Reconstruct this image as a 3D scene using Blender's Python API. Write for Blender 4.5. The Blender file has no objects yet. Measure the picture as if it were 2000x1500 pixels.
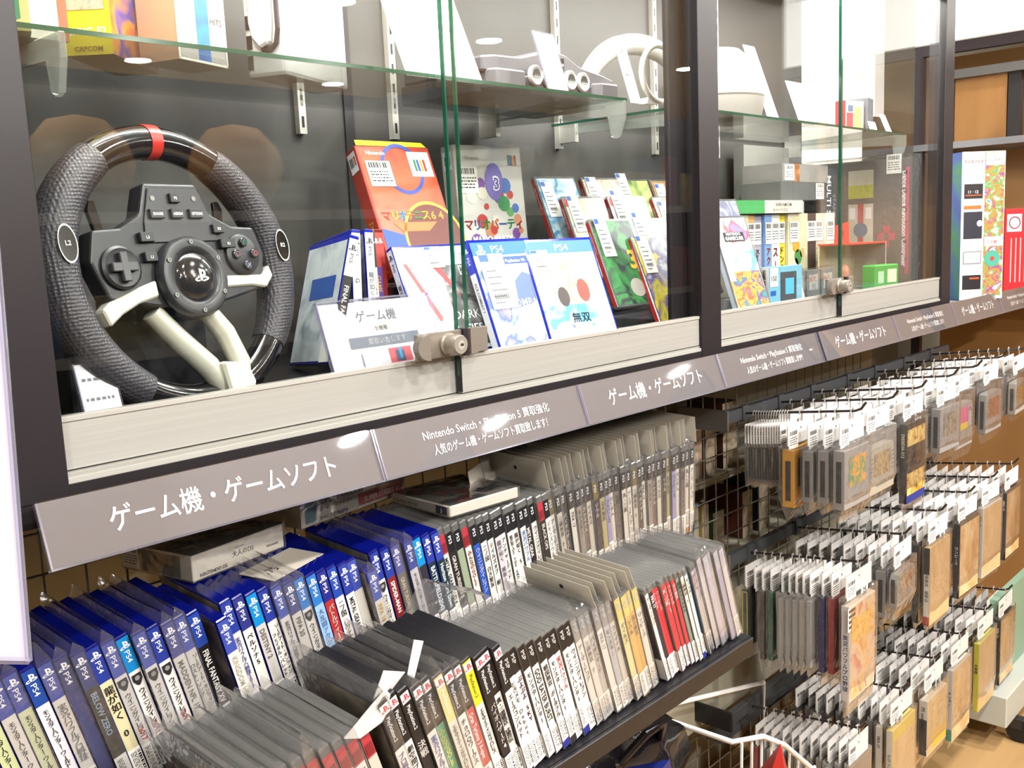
import bpy, bmesh, math, random
from mathutils import Matrix, Vector
random.seed(11)
SC = bpy.context.scene
COL = SC.collection
H = 1.25                      # height of the showcase's bottom track above the floor
PI = math.pi

# ------------------------------------------------------------------ camera
cam = bpy.data.cameras.new('camera'); camo = bpy.data.objects.new('camera', cam); COL.objects.link(camo)
cam.sensor_width = 36.0; cam.lens = 36.0 * 1906.7 / 2000.0; cam.clip_start = .02; cam.clip_end = 60
PITCH, ROLL, YAW = -.1464, -.0450, .8210
_f = Vector((math.sin(YAW)*math.cos(PITCH), math.cos(YAW)*math.cos(PITCH), math.sin(PITCH)))
_r = Vector((math.cos(YAW), -math.sin(YAW), 0)); _u = _r.cross(_f)
_r2 = _r*math.cos(ROLL) + _u*math.sin(ROLL); _u2 = -_r*math.sin(ROLL) + _u*math.cos(ROLL)
camo.matrix_world = Matrix(((_r2.x,_u2.x,-_f.x,-.3771),(_r2.y,_u2.y,-_f.y,-.9385),(_r2.z,_u2.z,-_f.z,.2129+H),(0,0,0,1)))
SC.camera = camo

# ------------------------------------------------------------------ world, exposure
wd = bpy.data.worlds.new('World'); SC.world = wd; wd.use_nodes = True
wd.node_tree.nodes['Background'].inputs[0].default_value = (1, .95, .88, 1)
wd.node_tree.nodes['Background'].inputs[1].default_value = .05
vs = SC.view_settings
vs.view_transform = 'Standard'; vs.look = 'None'; vs.gamma = 1; vs.use_curve_mapping = False; vs.exposure = .22
SC.cycles.transparent_max_bounces = 32; SC.cycles.max_bounces = 8; SC.cycles.diffuse_bounces = 3
SC.cycles.glossy_bounces = 4; SC.cycles.transmission_bounces = 4
SC.cycles.caustics_reflective = False; SC.cycles.caustics_refractive = False
SC.cycles.sample_clamp_indirect = 6

# ------------------------------------------------------------------ materials
def lin(h):
    if not isinstance(h, str): return tuple(h)
    h = h.lstrip('#'); o = []
    for i in (0, 2, 4):
        c = int(h[i:i+2], 16)/255; o.append(c/12.92 if c <= .04045 else ((c+.055)/1.055)**2.4)
    return tuple(o)
_M = {}
def mat(hexc, rough=.5, metal=0, noise=0, bump=0, scale=40, spec=.5, emit=0, coat=0):
    """opaque procedural material: colour with a little noise variation, optional fine bump"""
    key = (hexc, rough, metal, noise, bump, scale, spec, emit, coat)
    if key in _M: return _M[key]
    m = bpy.data.materials.new('m_%s_%d' % (hexc.strip('#'), len(_M))); m.use_nodes = True
    nt = m.node_tree; b = nt.nodes['Principled BSDF']
    c = lin(hexc)
    b.inputs['Roughness'].default_value = rough; b.inputs['Metallic'].default_value = metal
    b.inputs['Specular IOR Level'].default_value = spec
    if coat: b.inputs['Coat Weight'].default_value = coat; b.inputs['Coat Roughness'].default_value = .08
    b.inputs['Base Color'].default_value = (*c, 1)
    if emit:
        b.inputs['Emission Color'].default_value = (*c, 1); b.inputs['Emission Strength'].default_value = emit
    if noise or bump:
        tc = nt.nodes.new('ShaderNodeTexCoord'); n = nt.nodes.new('ShaderNodeTexNoise')
        n.inputs['Scale'].default_value = scale; n.inputs['Detail'].default_value = 4
        nt.links.new(tc.outputs['Object'], n.inputs['Vector'])
        if noise:
            r = nt.nodes.new('ShaderNodeMix'); r.data_type = 'RGBA'
            r.inputs['A'].default_value = (*[x*(1-noise) for x in c], 1); r.inputs['B'].default_value = (*[min(1, x*(1+noise)) for x in c], 1)
            nt.links.new(n.outputs['Fac'], r.inputs['Factor']); nt.links.new(r.outputs['Result'], b.inputs['Base Color'])
        if bump:
            bp = nt.nodes.new('ShaderNodeBump'); bp.inputs['Strength'].default_value = bump; bp.inputs['Distance'].default_value = .002
            nt.links.new(n.outputs['Fac'], bp.inputs['Height']); nt.links.new(bp.outputs['Normal'], b.inputs['Normal'])
    _M[key] = m; return m

def art(cols, scale=30, rough=.3, kind='noise', seed=0., stretch=(1, 1, 1)):
    """printed artwork: a busy colour-ramp pattern from a palette"""
    key = ('art', tuple(cols), scale, rough, kind, seed, stretch)
    if key in _M: return _M[key]
    m = bpy.data.materials.new('m_print_%d' % len(_M)); m.use_nodes = True
    nt = m.node_tree; b = nt.nodes['Principled BSDF']; b.inputs['Roughness'].default_value = rough
    tc = nt.nodes.new('ShaderNodeTexCoord'); mp = nt.nodes.new('ShaderNodeMapping')
    mp.inputs['Location'].default_value = (seed, seed*1.7, seed*.6); mp.inputs['Scale'].default_value = stretch
    nt.links.new(tc.outputs['Object'], mp.inputs['Vector'])
    n = nt.nodes.new('ShaderNodeTexNoise'); n.inputs['Scale'].default_value = scale; n.inputs['Detail'].default_value = 3
    n.inputs['Distortion'].default_value = .8
    nt.links.new(mp.outputs[0], n.inputs['Vector']); out = n.outputs['Fac']
    if kind == 'cell':
        vo = nt.nodes.new('ShaderNodeTexVoronoi'); vo.inputs['Scale'].default_value = scale
        nt.links.new(mp.outputs[0], vo.inputs['Vector'])
        sp = nt.nodes.new('ShaderNodeSeparateColor'); nt.links.new(vo.outputs['Color'], sp.inputs[0]); out = sp.outputs[0]
    cr = nt.nodes.new('ShaderNodeValToRGB'); el = cr.color_ramp.elements
    if kind == 'cell': cr.color_ramp.interpolation = 'CONSTANT'
    k = len(cols)
    while len(el) < k: el.new(.5)
    for i, c in enumerate(cols):
        el[i].position = (i/k if kind == 'cell' else .28+.44*i/max(1, k-1)); el[i].color = (*lin(c), 1)
    nt.links.new(out, cr.inputs[0]); nt.links.new(cr.outputs[0], b.inputs['Base Color'])
    _M[key] = m; return m

def film(name, tint='#ffffff', refl=1.0, rough=.04, haze=0., hazecol='#ffffff', bump=0., scale=30, f0=.04):
    """clear sheet (glass, acrylic, bag film): straight-through tint + Fresnel gloss + optional milky haze"""
    if name in _M: return _M[name]
    m = bpy.data.materials.new(name); m.use_nodes = True; nt = m.node_tree
    nt.nodes.clear(); N = nt.nodes.new; L = nt.links.new
    out = N('ShaderNodeOutputMaterial'); tr = N('ShaderNodeBsdfTransparent'); gl = N('ShaderNodeBsdfGlossy')
    tr.inputs[0].default_value = (*lin(tint), 1); gl.inputs['Roughness'].default_value = rough
    geo = N('ShaderNodeNewGeometry'); dot = N('ShaderNodeVectorMath'); dot.operation = 'DOT_PRODUCT'
    if bump:
        tc = N('ShaderNodeTexCoord'); no = N('ShaderNodeTexNoise'); no.inputs['Scale'].default_value = scale; no.inputs['Detail'].default_value = 2
        bp = N('ShaderNodeBump'); bp.inputs['Strength'].default_value = bump; bp.inputs['Distance'].default_value = .004
        L(tc.outputs['Object'], no.inputs['Vector']); L(no.outputs['Fac'], bp.inputs['Height'])
        L(bp.outputs[0], gl.inputs['Normal'])
    L(geo.outputs['Incoming'], dot.inputs[0]); L(geo.outputs['Normal'], dot.inputs[1])
    ab = N('ShaderNodeMath'); ab.operation = 'ABSOLUTE'; L(dot.outputs['Value'], ab.inputs[0])
    om = N('ShaderNodeMath'); om.operation = 'SUBTRACT'; om.inputs[0].default_value = 1; L(ab.outputs[0], om.inputs[1])
    pw = N('ShaderNodeMath'); pw.operation = 'POWER'; pw.inputs[1].default_value = 5; L(om.outputs[0], pw.inputs[0])
    mu = N('ShaderNodeMath'); mu.operation = 'MULTIPLY_ADD'; mu.inputs[1].default_value = (1-f0)*refl; mu.inputs[2].default_value = f0*refl
    L(pw.outputs[0], mu.inputs[0])
    mx = N('ShaderNodeMixShader'); L(mu.outputs[0], mx.inputs[0])
    base = tr.outputs[0]
    if haze:
        df = N('ShaderNodeBsdfDiffuse'); df.inputs[0].default_value = (*lin(hazecol), 1)
        tl = N('ShaderNodeBsdfTranslucent'); tl.inputs[0].default_value = (*lin(hazecol), 1)
        m2 = N('ShaderNodeMixShader'); m2.inputs[0].default_value = .4; L(df.outputs[0], m2.inputs[1]); L(tl.outputs[0], m2.inputs[2])
        m1 = N('ShaderNodeMixShader'); m1.inputs[0].default_value = haze; L(tr.outputs[0], m1.inputs[1]); L(m2.outputs[0], m1.inputs[2]); base = m1.outputs[0]
    L(base, mx.inputs[1]); L(gl.outputs[0], mx.inputs[2]); L(mx.outputs[0], out.inputs[0])
    _M[name] = m; return m

def brushed(hexc, axis=0, rough=.36):
    key = ('brushed', hexc, axis, rough)
    if key in _M: return _M[key]
    m = bpy.data.materials.new('m_brushed_%s' % hexc.strip('#')); m.use_nodes = True; nt = m.node_tree; b = nt.nodes['Principled BSDF']
    tc = nt.nodes.new('ShaderNodeTexCoord'); mp = nt.nodes.new('ShaderNodeMapping'); s = [260, 260, 260]; s[axis] = 3
    mp.inputs['Scale'].default_value = s; n = nt.nodes.new('ShaderNodeTexNoise'); n.inputs['Scale'].default_value = 1; n.inputs['Detail'].default_value = 3
    nt.links.new(tc.outputs['Object'], mp.inputs[0]); nt.links.new(mp.outputs[0], n.inputs['Vector'])
    c = lin(hexc); r = nt.nodes.new('ShaderNodeMix'); r.data_type = 'RGBA'
    r.inputs['A'].default_value = (*[x*.86 for x in c], 1); r.inputs['B'].default_value = (*[min(1, x*1.1) for x in c], 1)
    nt.links.new(n.outputs['Fac'], r.inputs['Factor']); nt.links.new(r.outputs['Result'], b.inputs['Base Color'])
    b.inputs['Metallic'].default_value = .35; b.inputs['Roughness'].default_value = rough
    _M[key] = m; return m

def wood(hexa, hexb, scale=6, rough=.5, axis=2):
    key = ('wood', hexa, hexb, scale, axis)
    if key in _M: return _M[key]
    m = bpy.data.materials.new('m_wood_%d' % len(_M)); m.use_nodes = True; nt = m.node_tree; b = nt.nodes['Principled BSDF']
    tc = nt.nodes.new('ShaderNodeTexCoord'); mp = nt.nodes.new('ShaderNodeMapping'); s = [scale*5]*3; s[axis] = scale*.4
    mp.inputs['Scale'].default_value = s; n = nt.nodes.new('ShaderNodeTexNoise'); n.inputs['Scale'].default_value = 1; n.inputs['Detail'].default_value = 6
    nt.links.new(tc.outputs['Object'], mp.inputs[0]); nt.links.new(mp.outputs[0], n.inputs['Vector'])
    r = nt.nodes.new('ShaderNodeMix'); r.data_type = 'RGBA'; r.inputs['A'].default_value = (*lin(hexa), 1); r.inputs['B'].default_value = (*lin(hexb), 1)
    nt.links.new(n.outputs['Fac'], r.inputs['Factor']); nt.links.new(r.outputs['Result'], b.inputs['Base Color'])
    b.inputs['Roughness'].default_value = rough; _M[key] = m; return m

GLASS = film('clear_glass', '#fcfefd', refl=1.1, rough=.0)
EDGE = film('glass_edge_green', '#2f8a70', refl=2.0, rough=.1, haze=.35, hazecol='#3f9c80')
ACRY = film('clear_acrylic', '#fbfbff', refl=1.6, rough=.05, haze=.02)
ACRYE = film('acrylic_edge', '#efeefa', refl=2, rough=.1, haze=.22, hazecol='#e0deee')
BAG = film('bag_film', '#fafafa', refl=2.2, rough=.16, haze=.07, hazecol='#f4f1ec', bump=.9, scale=55, f0=.05)
BAGM = film('bag_film_milky', '#f4f4f4', refl=2.2, rough=.2, haze=.22, hazecol='#eeece8', bump=.9, scale=50, f0=.05)
CLEARCASE = film('clear_case_plastic', '#cfd0cf', refl=2.0, rough=.15, haze=.28, hazecol='#c9c8c4')
BLUECASE = film('blue_case_plastic', '#1a2fae', refl=1.6, rough=.12, haze=.75, hazecol='#101d96')
REDCASE = film('red_case_plastic', '#c0302a', refl=1.5, rough=.12, haze=.7, hazecol='#a3241f')
BLACK = mat('#17141a', .42); BLACKF = mat('#1e1a1f', .35, noise=.1); WHITE = mat('#eeebe6', .55); PAPER = mat('#f3f0ea', .7, noise=.03)
INK = mat('#191818', .6); GREYM = mat('#7e7c79', .4, .3); DARKM = mat('#3b3c40', .35, .5)

# ------------------------------------------------------------------ text
_G = {}
def glyph(s, bold=.0):
    k = (s, bold)
    if k in _G: return _G[k]
    c = bpy.data.curves.new('t', 'FONT'); c.body = s; c.size = 1; c.offset = bold; c.resolution_u = 2; c.fill_mode = 'FRONT'
    o = bpy.data.objects.new('t', c); m = bpy.data.meshes.new_from_object(o)
    v = [(x.co.x, x.co.y) for x in m.vertices]; f = [tuple(p.vertices) for p in m.polygons]
    bpy.data.meshes.remove(m); bpy.data.objects.remove(o); bpy.data.curves.remove(c)
    if not v: v = [(0, 0)]; f = []
    _G[k] = (v, f); return _G[k]

# ------------------------------------------------------------------ mesh builder
V = Vector
class MB:
    def __init__(s): s.v = []; s.f = []; s.m = []; s.mats = []
    def mi(s, m):
        if m not in s.mats: s.mats.append(m)
        return s.mats.index(m)
    def add(s, vs_, fs, m, X=None):
        b = len(s.v); i = s.mi(m)
        s.v += [tuple(X @ V(p)) if X is not None else tuple(p) for p in vs_]
        s.f += [tuple(b+k for k in f) for f in fs]; s.m += [i]*len(fs); return s
    def box(s, x0, x1, y0, y1, z0, z1, m, X=None, faces=None):
        """faces: optional {side: material} with sides -x +x -y +y -z +z"""
        vv = [(x, y, z) for z in (z0, z1) for y in (y0, y1) for x in (x0, x1)]
        F = {'-z': (0, 2, 3, 1), '+z': (4, 5, 7, 6), '-y': (0, 1, 5, 4), '+y': (2, 6, 7, 3), '-x': (0, 4, 6, 2), '+x': (1, 3, 7, 5)}
        if not faces: return s.add(vv, list(F.values()), m, X)
        for k, f in F.items():
            mm = faces.get(k, m)
            if mm is not None: s.add([vv[i] for i in f], [(0, 1, 2, 3)], mm, X)
        return s
    def quad(s, a, b, c, d, m, X=None): return s.add([a, b, c, d], [(0, 1, 2, 3)], m, X)
    def rect(s, o, ex, ey, x0, x1, y0, y1, m, lift=0):
        o, ex, ey = V(o), V(ex), V(ey); n = ex.cross(ey)*lift
        return s.add([o+ex*x+ey*y+n for x, y in ((x0, y0), (x1, y0), (x1, y1), (x0, y1))], [(0, 1, 2, 3)], m)
    def poly(s, o, ex, ey, pts, m, lift=0):
        o, ex, ey = V(o), V(ex), V(ey); n = ex.cross(ey)*lift
        return s.add([o+ex*x+ey*y+n for x, y in pts], [tuple(range(len(pts)))], m)
    def disc(s, o, ex, ey, r, m, lift=0, n=20, ry=None, r0=0):
        ry = ry or r
        P = [(r*math.cos(2*PI*i/n), ry*math.sin(2*PI*i/n)) for i in range(n)]
        if not r0: return s.poly(o, ex, ey, P, m, lift)
        o, ex, ey = V(o), V(ex), V(ey); nn = ex.cross(ey)*lift; k = r0/r
        return s.add([o+ex*x*q+ey*y*q+nn for q in (1, k) for x, y in P], [(i, (i+1) % n, n+(i+1) % n, n+i) for i in range(n)], m)
    def prism(s, o, ex, ey, pts, t0, t1, m, mside=None):
        """polygon in the ex/ey plane extruded along ex x ey from t0 to t1"""
        o, ex, ey = V(o), V(ex), V(ey); nn = ex.cross(ey); n = len(pts)
        a = [o+ex*x+ey*y+nn*t1 for x, y in pts]; b = [o+ex*x+ey*y+nn*t0 for x, y in pts]
        s.add(a, [tuple(range(n))], m); s.add(b, [tuple(reversed(range(n)))], m)
        return s.add(b+a, [(i, (i+1) % n, n+(i+1) % n, n+i) for i in range(n)], mside or m)
    def tube(s, pts, r, m, n=8, caps=True, closed=False):
        P = [V(p) for p in pts]; k = len(P); vs_ = []; up = None
        rr = r if isinstance(r, (list, tuple)) else [r]*k
        for i, p in enumerate(P):
            if closed: t = (P[(i+1) % k]-P[i-1])
            else: t = (P[min(i+1, k-1)]-P[max(i-1, 0)])
            t.normalize()
            if up is None: up = t.orthogonal().normalized()
            up = (up - t*up.dot(t)); up = up.normalized() if up.length > 1e-6 else t.orthogonal().normalized()
            bi = t.cross(up)
            vs_ += [p+(up*math.cos(2*PI*j/n)+bi*math.sin(2*PI*j/n))*rr[i] for j in range(n)]
        fs = [(i*n+j, i*n+(j+1) % n, ((i+1) % k)*n+(j+1) % n, ((i+1) % k)*n+j) for i in range(k if closed else k-1) for j in range(n)]
        if caps and not closed: fs += [tuple(reversed(range(n))), tuple(range((k-1)*n, k*n))]
        return s.add(vs_, fs, m)
    def lathe(s, prof, m, n=24, X=None):
        k = len(prof); vs_ = [(r*math.cos(2*PI*j/n), r*math.sin(2*PI*j/n), z) for r, z in prof for j in range(n)]
        fs = [(i*n+j, i*n+(j+1) % n, (i+1)*n+(j+1) % n, (i+1)*n+j) for i in range(k-1) for j in range(n)]
        fs += [tuple(reversed(range(n))), tuple(range((k-1)*n, k*n))]
        return s.add(vs_, fs, m, X)
    def text(s, t, o, ex, ey, size, m, bold=.015, align='c', fit=None, sx=1., lift=0):
        vv, ff = glyph(t, 0 if any(ord(ch) > 0x2e80 for ch in t) else bold); o, ex, ey = V(o), V(ex), V(ey)
        x0 = min(a for a, b in vv); x1 = max(a for a, b in vv); w = (x1-x0)*size*sx
        if fit and w > fit: sx *= fit/w; w = fit
        ox = {'c': -w/2, 'l': 0, 'r': -w}[align]; nn = ex.cross(ey)*lift
        if any(ord(ch) > 0x2e80 for ch in t) and bold:
            dv = ex*(bold*1.6*size)
            s.add([o+nn*1.1+dv+ex*((a-x0)*size*sx+ox)+ey*(b*size) for a, b in vv], ff, m)
            s.add([o+nn*1.2+ey*(bold*1.2*size)+ex*((a-x0)*size*sx+ox)+ey*(b*size) for a, b in vv], ff, m)
        return s.add([o+nn+ex*((a-x0)*size*sx+ox)+ey*(b*size) for a, b in vv], ff, m)
    def vtext(s, t, o, ex, ey, size, m, bold=.015, step=1.0, lift=0):
        """upright characters stacked downwards from o"""
        o, ex, ey = V(o), V(ex), V(ey)
        for i, ch in enumerate(t):
            if ch in ' 　': continue
            if ch in 'ー−-～:': s.text('|' if ch != ':' else '：', o-ey*size*(step*i+.82), ex, ey, size*.8, m, bold+.02, 'c', lift=lift)
            else: s.text(ch, o-ey*size*(step*i+.85), ex, ey, size, m, bold, 'c', lift=lift)
        return s
    def sticker(s, o, ex, ey, w, h, lift=.0003, paper=None, bars=True, red=False, seed=0):
        """price sticker: paper, barcode, lines of small print"""
        rnd = random.Random(seed); o, ex, ey = V(o), V(ex), V(ey)
        s.rect(o, ex, ey, 0, w, 0, h, paper or PAPER, lift); l2 = lift+.00025
        x = w*.1
        while bars and x < w*.86:
            b = w*rnd.choice((.02, .035, .055)); s.rect(o, ex, ey, x, x+b, h*.72, h*.94, INK, l2); x += b+w*rnd.choice((.025, .04))
        if red: s.rect(o, ex, ey, w*.06, w*.94, h*.3, h*.66, mat('#c8323a', .5), l2)
        for k in range(4):
            y = h*(.6-.12*k); x = w*.1
            while x < w*.85:
                b = w*rnd.choice((.05, .09, .14)); s.rect(o, ex, ey, x, min(x+b, w*.92), y-h*.045, y, INK, l2); x += b+w*.04
        return s
    def build(s, name, parent=None, bevel=0, smooth=None, seg=1):
        me = bpy.data.meshes.new(name); me.from_pydata(s.v, [], s.f)
        for m in s.mats: me.materials.append(m)
        me.polygons.foreach_set('material_index', s.m); me.update()
        if bevel or smooth:
            bm = bmesh.new(); bm.from_mesh(me); bmesh.ops.remove_doubles(bm, verts=bm.verts, dist=1e-6)
            if bevel:
                bmesh.ops.recalc_face_normals(bm, faces=bm.faces)
                es = [e for e in bm.edges if len(e.link_faces) == 2 and e.calc_face_angle(0) > .5]
                bmesh.ops.bevel(bm, geom=es, offset=bevel, segments=seg, affect='EDGES', profile=.5)
            if smooth:
                for f in bm.faces: f.smooth = True
                for e in bm.edges:
                    if len(e.link_faces) == 2 and e.calc_face_angle(0) > smooth: e.smooth = False
            bm.to_mesh(me); bm.free()
        o = bpy.data.objects.new(name, me); COL.objects.link(o); o.parent = parent
        return o

def tag(o, label=None, cat=None, group=None, kind=None):
    if label: o['label'] = label
    if cat: o['category'] = cat
    if group: o['group'] = group
    if kind: o['kind'] = kind
    return o
def basis(yaw=0, pitch=0, lean=0):
    """lean: top to -X; pitch: top towards -Y (viewer); yaw about Z (radians)"""
    return (Matrix.Rotation(yaw, 3, 'Z') @ Matrix.Rotation(pitch, 3, 'X') @ Matrix.Rotation(-lean, 3, 'Y')).to_4x4()
def thing(name, label, cat, loc, R=None, group=None, kind=None):
    o = bpy.data.objects.new(name, None); COL.objects.link(o); o.empty_display_size = .02
    o.matrix_world = Matrix.Translation(V(loc)+V((0, 0, H))) @ (R if R is not None else Matrix())
    return tag(o, label, cat, group, kind)
def single(name, mb, label, cat, loc=(0, 0, 0), R=None, group=None, kind=None, **k):
    o = mb.build(name, None, **k)
    o.matrix_world = Matrix.Translation(V(loc)+V((0, 0, H))) @ (R if R is not None else Matrix())
    return tag(o, label, cat, group, kind)
def struct(name, mb, label=None, **k):
    o = mb.build(name, None, **k); o.location = (0, 0, H)
    return tag(o, label, None, None, 'structure')
def dup(root, loc, R=None, label=None, group=None, skip=(), swap=None):
    r = root.copy(); COL.objects.link(r); r.parent = None
    r.matrix_world = Matrix.Translation(V(loc)+V((0, 0, H))) @ (R if R is not None else Matrix())
    if label: r['label'] = label
    if group: r['group'] = group
    for ch in list(root.children):
        if ch.name.split('.')[0] in skip: continue
        c = ch.copy(); COL.objects.link(c); c.parent = r
        for g in ch.children:
            d = g.copy(); COL.objects.link(d); d.parent = c
    return r
ORD = ['zeroth', 'first', 'second', 'third', 'fourth', 'fifth', 'sixth', 'seventh', 'eighth', 'ninth', 'tenth', 'eleventh', 'twelfth',
       'thirteenth', 'fourteenth', 'fifteenth', 'sixteenth', 'seventeenth', 'eighteenth', 'nineteenth', 'twentieth']
def nth(n):
    if n <= 20: return ORD[n]
    t = {2: 'twenty', 3: 'thirty', 4: 'forty', 5: 'fifty', 6: 'sixty', 7: 'seventy', 8: 'eighty', 9: 'ninety'}[n//10]
    return (t[:-1]+'ieth') if n % 10 == 0 else t+'-'+ORD[n % 10]
def area(name, loc, rot, sx, sy, power, col=(1, .96, .9), shape='RECTANGLE', spread=PI):
    l = bpy.data.lights.new(name, 'AREA'); l.shape = shape; l.size = sx; l.size_y = sy; l.energy = power; l.color = col; l.spread = spread
    o = bpy.data.objects.new(name, l); COL.objects.link(o); o.location = V(loc)+V((0, 0, H)); o.rotation_euler = rot; return o
EX, EY, EZ = V((1, 0, 0)), V((0, 1, 0)), V((0, 0, 1)); NX, NY, NZ = -EX, -EY, -EZ
# ------------------------------------------------------------------ lamps of the store
XL, XR, YB, YF, ZC = -3.0, 11.0, -8.0, .75, 1.5
LAMP = mat('#fff6ea', .5, emit=18)
spots = [(2.9, -5.3, 60), (3.6, -6.1, 60), (4.65, -6.8, 50), (4.56, -5.4, 60), (4.39, -3.55, 70), (6.6, -6.1, 50), (9.3, -6.1, 0), (6.5, -3.4, 60), (1.2, -4.0, 80), (-.6, -3.0, 80), (3.0, -3.28, 60), (9.3, -3.7, 0),
         (-.9, -1.25, 26), (.35, -1.25, 26), (1.6, -1.25, 26), (2.75, -1.1, 30), (.6, -2.6, 60), (2.2, -2.5, 60), (-1.6, -4.6, 70), (4.0, -1.3, 30)]
for i, (x, y, pw) in enumerate(spots):
    t = thing('ceiling_downlight', 'round white ceiling downlight, %s in the shop lighting plan' % nth(i+1), 'ceiling light', (x, y, ZC), group='round downlights of the shop')
    MB().lathe([(.085, -.004), (.1, -.012), (.1, 0), (.07, 0)], WHITE, 20).build('trim_ring', t)
    MB().disc((0, 0, -.006), EX, NY, .08, LAMP, n=20).build('lamp_disc', t)
    if pw: area('downlight_lamp', (x, y, ZC-.014), (0, 0, 0), .16, .16, pw, (1, .975, .95), 'DISK')
# ------------------------------------------------------------------ the room
struct('floor', MB().box(XL, XR, YB, YF, -H-.05, -H, wood('#a98558', '#c39f6d', 3, .35, 0)))
struct('ceiling', MB().box(XL, XR, YB, YF, ZC, ZC+.05, mat('#d8d4cc', .8, noise=.03, scale=5)))
wm = mat('#b9b4aa', .8, noise=.04, scale=3)
struct('wall_back', MB().box(XL, XR, YF, YF+.05, -H, ZC, mat('#8e8a7c', .8, noise=.04, scale=4)))
struct('wall_left', MB().box(XL-.05, XL, YB, YF, -H, ZC, wm)); struct('wall_right', MB().box(XR, XR+.05, YB, YF, -H, ZC, wm))
struct('wall_front', MB().box(XL, XR, YB-.05, YB, -H, ZC, wm))

# ------------------------------------------------------------------ showcase
P0, BAY, PW = 0.0, 1.2, .0655
DB, DT = .43, .815             # depth of the case, underside of its top
case = thing('display_case', 'long black-framed glass showcase mounted above the game racks', 'showcase', (0, 0, 0))
ALU = brushed('#b4b2ab', 0); ALU2 = brushed('#c4c2ba', 0, .3); FR = mat('#1f1a1d', .38, noise=.08, scale=60)
for k in range(3):
    MB().box(k*BAY-PW, k*BAY, -.003, .04, -.012, DT+.2, FR).build('post', case, bevel=.001)
MB().box(-PW, 2*BAY, -.0015, .06, -.035, -.0002, FR).build('base_rail', case)
MB().box(-PW, 2*BAY, .03, DB+.02, -.035, -.005, mat('#3a383a', .6)).build('bottom_panel', case)
for k in range(2):
    x0, x1 = k*BAY, (k+1)*BAY-PW
    MB().box(x0, x1, .0, .034, 0, .0052, ALU2).box(x0, x1, .003, .034, .0052, .0090, mat('#a5a39b', .4, .3)).build('track', case)
    MB().box(x0-(PW if k else 0), x1, .034, DB, -.005, .022, mat('#232125', .3, noise=.1)).build('deck', case)
    MB().box(x0, x1, 0, DB, DT+.03, DT+.2, mat('#54524f', .6)).box(x0, x1, .004, .03, DT-.03, DT+.03, FR).build('top_panel', case)
    MB().box(x0+.06, x1-.06, .045, .30, DT+.005, DT+.03, mat('#fff8ee', .5, emit=4)).build('light_panel', case)
    area('case_lamp', ((x0+x1)/2, .085, DT), (.30, 0, 0), x1-x0-.12, .07, 15, (1, .985, .965))
BK = mat('#474542', .55, noise=.06, scale=8)
SEAM = mat('#2a2829', .6)
MB().box(-PW, 2*BAY, DB, DB+.02, -.035, DT+.1, BK).build('back_panel', case)
for sx in (.70, 1.72): MB().box(sx, sx+.02, DB-.004, DB, .012, DT, SEAM).build('panel_seam', case)
STD = brushed('#d8d4cb', 2)
for sx in (.60, .80, 1.62, 1.9, .12, 1.26):
    m = MB().box(sx, sx+.014, DB-.012, DB, .40, DT, STD)
    for j in range(12): m.rect((sx+.0045, DB-.0122, .41+j*.034), EX, EZ, 0, .005, 0, .018, INK)
    m.build('shelf_standard', case)
MB().box(-PW-.004, -PW, .0, DB+.02, -.035, DT+.2, mat('#6e6f69', .5, noise=.05)).build('side_panel', case)
def door(x0, x1, y, edge_left, kind):
    d = MB().box(x0, x1, y-.001, y+.009, .0102, .0631, ALU).box(x0, x1, y-.0025, y, .0575, .0631, ALU2)
    d = d.build('door', case, bevel=.0006)
    MB().box(x0, x1, y+.002, y+.007, .06, DT+.02, GLASS, faces={'-z': None, '+z': None, '-x': None, '+x': None}).build('pane', d)
    xe = x0 if edge_left else x1
    MB().box(xe-.0012, xe+.0012, y+.0015, y+.0075, .06, DT+.02, EDGE).box(xe-.001, xe+.001, y-.001, y+.009, .012, .06, BLACK).rect((xe-.0012, y, .034), NY, EZ, -.006, 0, 0, .024, EDGE).build('glass_edge', d)
    return d
for k in range(2):
    x = k*BAY; g = .5348 if k == 0 else .5266
    door(x+.001, x+g+.032, .016, False, 'rear'); door(x+g, x+BAY-PW-.001, .004, True, 'front')
BRS = brushed('#8c8378', 0, .28)
def lock(x):
    l = MB().box(x-.075, x+.055, -.0045, .003, .064, .098, BRS).build('lock', case, bevel=.0012)
    X = Matrix.Translation((x-.022, -.004, .081)) @ Matrix.Rotation(PI/2, 4, 'X')
    MB().lathe([(.0152, 0), (.0152, .004), (.0132, .006), (.0132, .024), (.0118, .0262)], brushed('#a29a8e', 1, .25), 28, X).build('cylinder', l, smooth=.6)
    MB().disc((x-.022, -.0305, .081), EX, EZ, .0062, brushed('#b8b1a4', 2), n=20).rect((x-.022, -.0308, .081), EX, EZ, -.0014, .0042, -.0016, .0016, INK).build('key_face', l)
    pts = [(.030*math.cos(a)*.7, .017*math.sin(a)) for a in [PI/2+PI*i/12 for i in range(13)]]
    MB().prism((x-.062, -.004, .081), EX, EZ, pts, 0, .011, BRS).build('side_wing', l)
    MB().prism((x+.016, -.004, .081), EX, EZ, [(0, -.017), (.012, -.017), (.019, -.010), (.022, 0), (.019, .010), (.012, .017), (0, .017)], 0, .006, BRS).build('striker', l)
    MB().box(x+.004, x+.012, -.009, .003, .063, .099, BLACK).build('rubber_stop', l)
lock(.527); lock(BAY+.517)

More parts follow.
